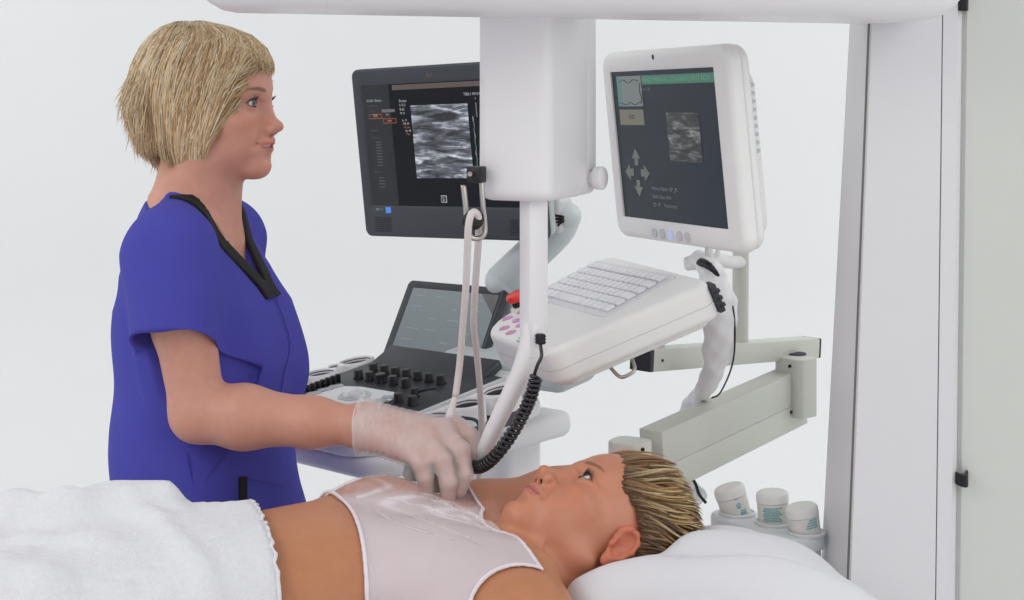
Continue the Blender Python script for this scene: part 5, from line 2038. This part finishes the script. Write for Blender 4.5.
wr = wr + .010 * np.exp(-((ux * .8 + qx + .10) / .030) ** 2) * sst(ux, -.05, .08) - .008 * np.exp(-((ux * .8 + qx + .045) / .026) ** 2) * sst(ux, -.06, .06)
wr = wr - .040 * sst(-ux, -.06, .16) * sst(-qx, -.10, .08) + .004 * sst(ux, .0, .1) - .030 * sst(qx, -.02, .15)
d_ = np.maximum(zx - th_top - wr, -zx - th_bot) * .75
rim_ = np.maximum(np.abs(ux) - .205 + .012 * (1 - ey ** 2), np.abs(qx) - .277 + .012 * (1 - ex ** 2))
fp.f = np.maximum(d_, rim_).astype(np.float32)
for o in [('-', ell((-8, 0, 20), (118, 96, 106), Fr(P_HEAD.R * .001, P_HEAD.t)), .05)]:
    pass
hd = ell(mm(-14, 0, 22), mm(108, 88, 96), P_HEAD)
fp.op('-', hd, .045)
fp.op('-', cap(P_HEAD.w((-.02, 0, -.06)), neck_lo, .062, .075), .04)
fp.op('-', cap(psh_n, pu((.09, .10, .86)), .072, .075), .03)
fp.op('-', cap(pel_f, pwr_f, .050, .040), .02)
fp.op('-', cap(pwr_f, pwr_f + f_f * .19, .036, .03), .02)
fp.op('&', half((0, 0, .7562), (0, 0, -1)), 0)
Vw, Qw = fp.mesh(2)
Vw, Qw = (Vw, Qw)
pil = mesh_obj('pillow', Vw.tolist(), Qw.tolist(), cotton, None, 180)
tag(pil, "white cotton pillow under the lying patient's head", 'pillow')

# towel: lies on the body, falls to the mattress at the sides
terry = mat('white_terry', (234, 234, 239), .95, var=.05, scale=160, bump=.8, bscale=420, spec=.1)
nu_, nq_ = 150, 110
us = np.linspace(-1.42, -.195, nu_); qs = np.linspace(-.30, .30, nq_)
UU, QQ = np.meshgrid(us, qs, indexing='ij')
zs = np.arange(.758, 1.06, .004)
hgt = np.full(UU.shape, .757)
wxy = [PB.t[0] + UU * PB.R[0, 0] + QQ * PB.R[0, 1], PB.t[1] + UU * PB.R[1, 0] + QQ * PB.R[1, 1]]
ptsxy = np.stack([wxy[0].ravel(), wxy[1].ravel()], 1)
for z in zs:
    v = pb.sample(np.concatenate([ptsxy, np.full((len(ptsxy), 1), z)], 1)).reshape(UU.shape)
    hgt = np.where(v < .004, z + .0055, hgt)
pd_ = np.pad(hgt, 1, mode='edge')
hgt = np.maximum.reduce([pd_[i:i + nu_, j:j + nq_] for i in range(3) for j in range(3)])
base_h = hgt.copy()
for _ in range(26):
    p_ = np.pad(hgt, 1, mode='edge')
    bl = (p_[:-2, 1:-1] + p_[2:, 1:-1] + p_[1:-1, :-2] + p_[1:-1, 2:]) / 4
    hgt = np.maximum(bl - .0003, base_h)
fold = .007 * np.sin(34 * UU + 9 * np.sin(7 * QQ) + 5 * QQ) * sst(-UU, .25, .45) * (.4 + .6 * g1(QQ + .05, .2))
fold = fold + .010 * g1(UU + .33 + .35 * QQ, .018) * sst(.15 - QQ, 0, .2) - .006 * g1(UU + .37 + .35 * QQ, .02) * sst(.15 - QQ, 0, .2)
fold = fold + .031 * sst(-(UU + .272 - .10 * QQ), 0, .035) * sst(QQ, .01, .06) * sst(.62 + UU, 0, .2)
fold = fold + .0025 * np.sin(60 * UU - 40 * QQ + 4 * np.sin(11 * UU))
hgt = np.maximum(hgt + fold, base_h) + .004
topv = np.stack([wxy[0], wxy[1], hgt], 2)
edge = .0012 * np.sin(QQ * 260) * (UU > us[-2])
topv[:, :, 0] += edge
topv[:, :, 1] += .2 * edge
inn = topv.copy(); inn[:, :, 2] -= .0045
V_ = np.concatenate([topv.reshape(-1, 3), inn.reshape(-1, 3)])
N1 = nu_ * nq_
F_ = []
for i in range(nu_ - 1):
    for j in range(nq_ - 1):
        a = i * nq_ + j
        F_.append((a, a + nq_, a + nq_ + 1, a + 1))
        F_.append((N1 + a, N1 + a + 1, N1 + a + nq_ + 1, N1 + a + nq_))
bd = [(i, 0) for i in range(nu_)] + [(nu_ - 1, j) for j in range(1, nq_)] + [(i, nq_ - 1) for i in range(nu_ - 2, -1, -1)] + [(0, j) for j in range(nq_ - 2, 0, -1)]
for k in range(len(bd)):
    (i, j), (m, n) = bd[k], bd[(k + 1) % len(bd)]
    a, c = i * nq_ + j, m * nq_ + n
    F_.append((a, N1 + a, N1 + c, c))
tow = mesh_obj('towel', V_.tolist(), F_, terry, None, 180)
tag(tow, "white terry towel laid over the lying patient's hips and legs", 'towel')
st = MB(tow.matrix_world.inverted())
st.tube([Vector(topv[-1, j]) + Vector((.001, 0, -.002)) + Vector((.0012 * math.sin(j * 1.9), 0, .0012 * math.cos(j * 1.9))) for j in range(nq_)], .0026, 8)
st.build('stitched_edge', terry, tow, 180)

# ------------------------------------------------------------------ gel bottle tray beside the column
TR = thing('bottle_tray', 'frosted white tray holding three upturned gel bottles beside the gantry column', 'bottle tray', T(.395, 2.35, .845))
tri = T(-.395, -2.35, -.845)
fro = mat('frosted_plastic', (226, 230, 232), .3, var=.02, coat=.3)
tdir = (Vector((.433, 2.30, 0)) - Vector((.346, 2.41, 0))).normalized()
tm = T(.3845, 2.357, -.016) @ Matrix.Rotation(math.atan2(tdir.y, tdir.x), 4, 'Z')
b = MB(tri)
b.slab(.204, .074, .022, .036, .006, 4, tm @ T(.0, 0, .842), na=10)
b.build('tray_shell', fro, TR, 40)
b = MB(tri)
b.slab(.195, .055, .05, .027, .008, 4, tm @ T(0, 0, .794), na=10)
b.build('tray_well', fro, TR, 40)
teal = mat('teal_print', (70, 172, 176), .5)
jar_m = mat('bottle_white', (232, 230, 226), .4, var=.01)
holes = []
for i, (px0, py0, px1, py1, D) in enumerate(((728.5, 486, 737, 513, 2.405), (772, 491, 774, 523, 2.352), (801, 505, 806, 534, 2.300))):
    a_, c_ = P(px1, py1 + 2, D), P(px0, py0 + 1, D)
    axj = (Vector(c_) - Vector(a_)).normalized()
    jm = Matrix.Translation(Vector(a_)) @ axj.to_track_quat('Z', 'X').to_matrix().to_4x4()
    H = (Vector(c_) - Vector(a_)).length
    lab = ('white gel bottle with teal lettering, leaning at the left end of the tray', 'white gel bottle with teal text lines, middle of the frosted tray', 'white gel bottle at the tray end nearest the gantry column')[i]
    J = thing('gel_bottle', lab, 'bottle', jm, 'gel bottles in the tray')
    ring_ = MB(tri)
    ring_.lathe([(.0265, -.001), (.0285, .001), (.0285, .004), (.0262, .0052), (.0252, .003)], 32, Matrix.Translation(tm @ (tm.inverted() @ Vector(a_))) @ Matrix.Translation(Vector((0, 0, .849 - a_.z - .0015))))
    ring_.build('hole_rim', fro, TR, 50)
    q = MB()
    q.lathe([(.0205, -.006), (.0225, 0), (.0236, H - .016), (.0238, H - .0145)], 36)
    q.build('bottle_body', jar_m, J, 40)
    q = MB()
    q.lathe([(.0238, H - .014), (.0244, H - .0135), (.0243, H - .004), (.0232, H - .0008), (.0205, H + .0012), (.012, H + .0008), (.0003, H + .0006)], 36)
    q.build('bottle_cap', mat('cap_white', (238, 238, 236), .45), J, 40)
    pr = MB()
    view = jm.inverted() @ Vector((0, 0, CZ))
    a0_ = math.atan2(view.y, view.x)
    def wrap(ang, z, r=.0240):
        return (r * math.cos(ang), r * math.sin(ang), z)
    def bar_(s0, s1, z, h):
        n_ = max(2, int((s1 - s0) / .0015))
        v = []
        for kk in range(n_ + 1):
            an = a0_ + (s0 + (s1 - s0) * kk / n_) / .0238
            v += [wrap(an, z), wrap(an, z + h)]
        pr.add(v, [(2 * kk, 2 * kk + 2, 2 * kk + 3, 2 * kk + 1) for kk in range(n_)])
    RR = random.Random(i)
    def line_(s0, s1, z, h):
        s = s0
        while s < s1:
            w_ = RR.uniform(.0010, .0042)
            bar_(s, min(s + w_, s1), z, h)
            s += w_ + .0007
    if i == 0:
        for a_s in range(14):
            an = 2 * math.pi * a_s / 14
            bar_(.006 + .0034 * math.cos(an), .0072 + .0034 * math.cos(an), H * .42 + .0038 * math.sin(an), .0010)
        bar_(.0058, .0072, H * .42 - .002, .0046); bar_(.004, .0086, H * .42 - .003, .0012)
        line_(.003, .009, H * .66, .0012)
        for k_ in range(3):
            line_(.006 + .001 * k_, .0175, H * .10 + k_ * .0030, .0020 if k_ == 0 else .0013)
    elif i == 1:
        for k_ in range(9):
            line_(-.017 + .0015 * (k_ % 3), .014 - .002 * (k_ % 4), H * .22 + k_ * .0024, .0013)
        bar_(-.006, -.0035, H * .03, .0030); line_(-.017, -.008, H * .06, .0012); line_(.008, .016, H * .05, .0012)
    else:
        for k_ in range(5):
            line_(.002 + .002 * k_, .022, H * .36 + k_ * .0036, .0016)
        for k_ in range(4):
            line_(-.021 + .001 * k_, -.0155, H * .04 + k_ * .0026, .0019)
    pr.build('teal_print', teal, J, 0)
# ------------------------------------------------------------------ light and camera
w = bpy.data.worlds.new('studio')
SC.world = w
w.use_nodes = True
bg = w.node_tree.nodes['Background']
bg.inputs[0].default_value = (.975, .985, .98, 1)
bg.inputs[1].default_value = .72


def area(name, loc, target, size, power, col=(1, 1, 1)):
    l = bpy.data.lights.new(name, 'AREA')
    l.shape = 'RECTANGLE'
    l.size, l.size_y = size
    l.energy = power
    l.color = col
    o = bpy.data.objects.new(name, l)
    COL.objects.link(o)
    o.location = loc
    d = Vector(target) - Vector(loc)
    o.rotation_euler = d.to_track_quat('-Z', 'Y').to_euler()
    return o


area('softbox_key', (-2.6, -.4, 3.3), (.0, 2.15, 1.1), (1.8, 1.8), 34, (1, .985, .96))
for sx_ in (-1, 1):
    area('added_backdrop_light', (sx_ * 3.4, 3.7, 3.6), (sx_ * .8, 6.0, 1.3), (2.2, .8), 26 + 5 * sx_)  # unseen lamps added to whiten the backdrop
for sx_ in (-1, 1):
    area('added_side_bounce_light', (sx_ * 2.6, 1.0, 3.7), (sx_ * 4.5, 1.6, 1.2), (2.0, .8), 34)  # unseen lamps added so the side walls bounce more light
area('added_fill_light', (2.2, -.8, 2.6), (.1, 2.2, 1.1), (1.6, 1.6), 22)  # unseen lamp added to lift the surfaces facing right
cam = bpy.data.cameras.new('camera')
co = bpy.data.objects.new('camera', cam)
COL.objects.link(co)
co.location = (0, 0, CZ)
co.rotation_euler = (math.pi / 2, 0, 0)
cam.sensor_width = 36.0
cam.lens = F / 1024 * 36.0
cam.shift_y = -(300 - HY) / 1024
cam.clip_end = 100
SC.camera = co
SC.view_settings.view_transform = 'Standard'
SC.view_settings.look = 'None'
SC.view_settings.exposure = -0.16
SC.view_settings.gamma = 1.0
SC.view_settings.use_curve_mapping = False
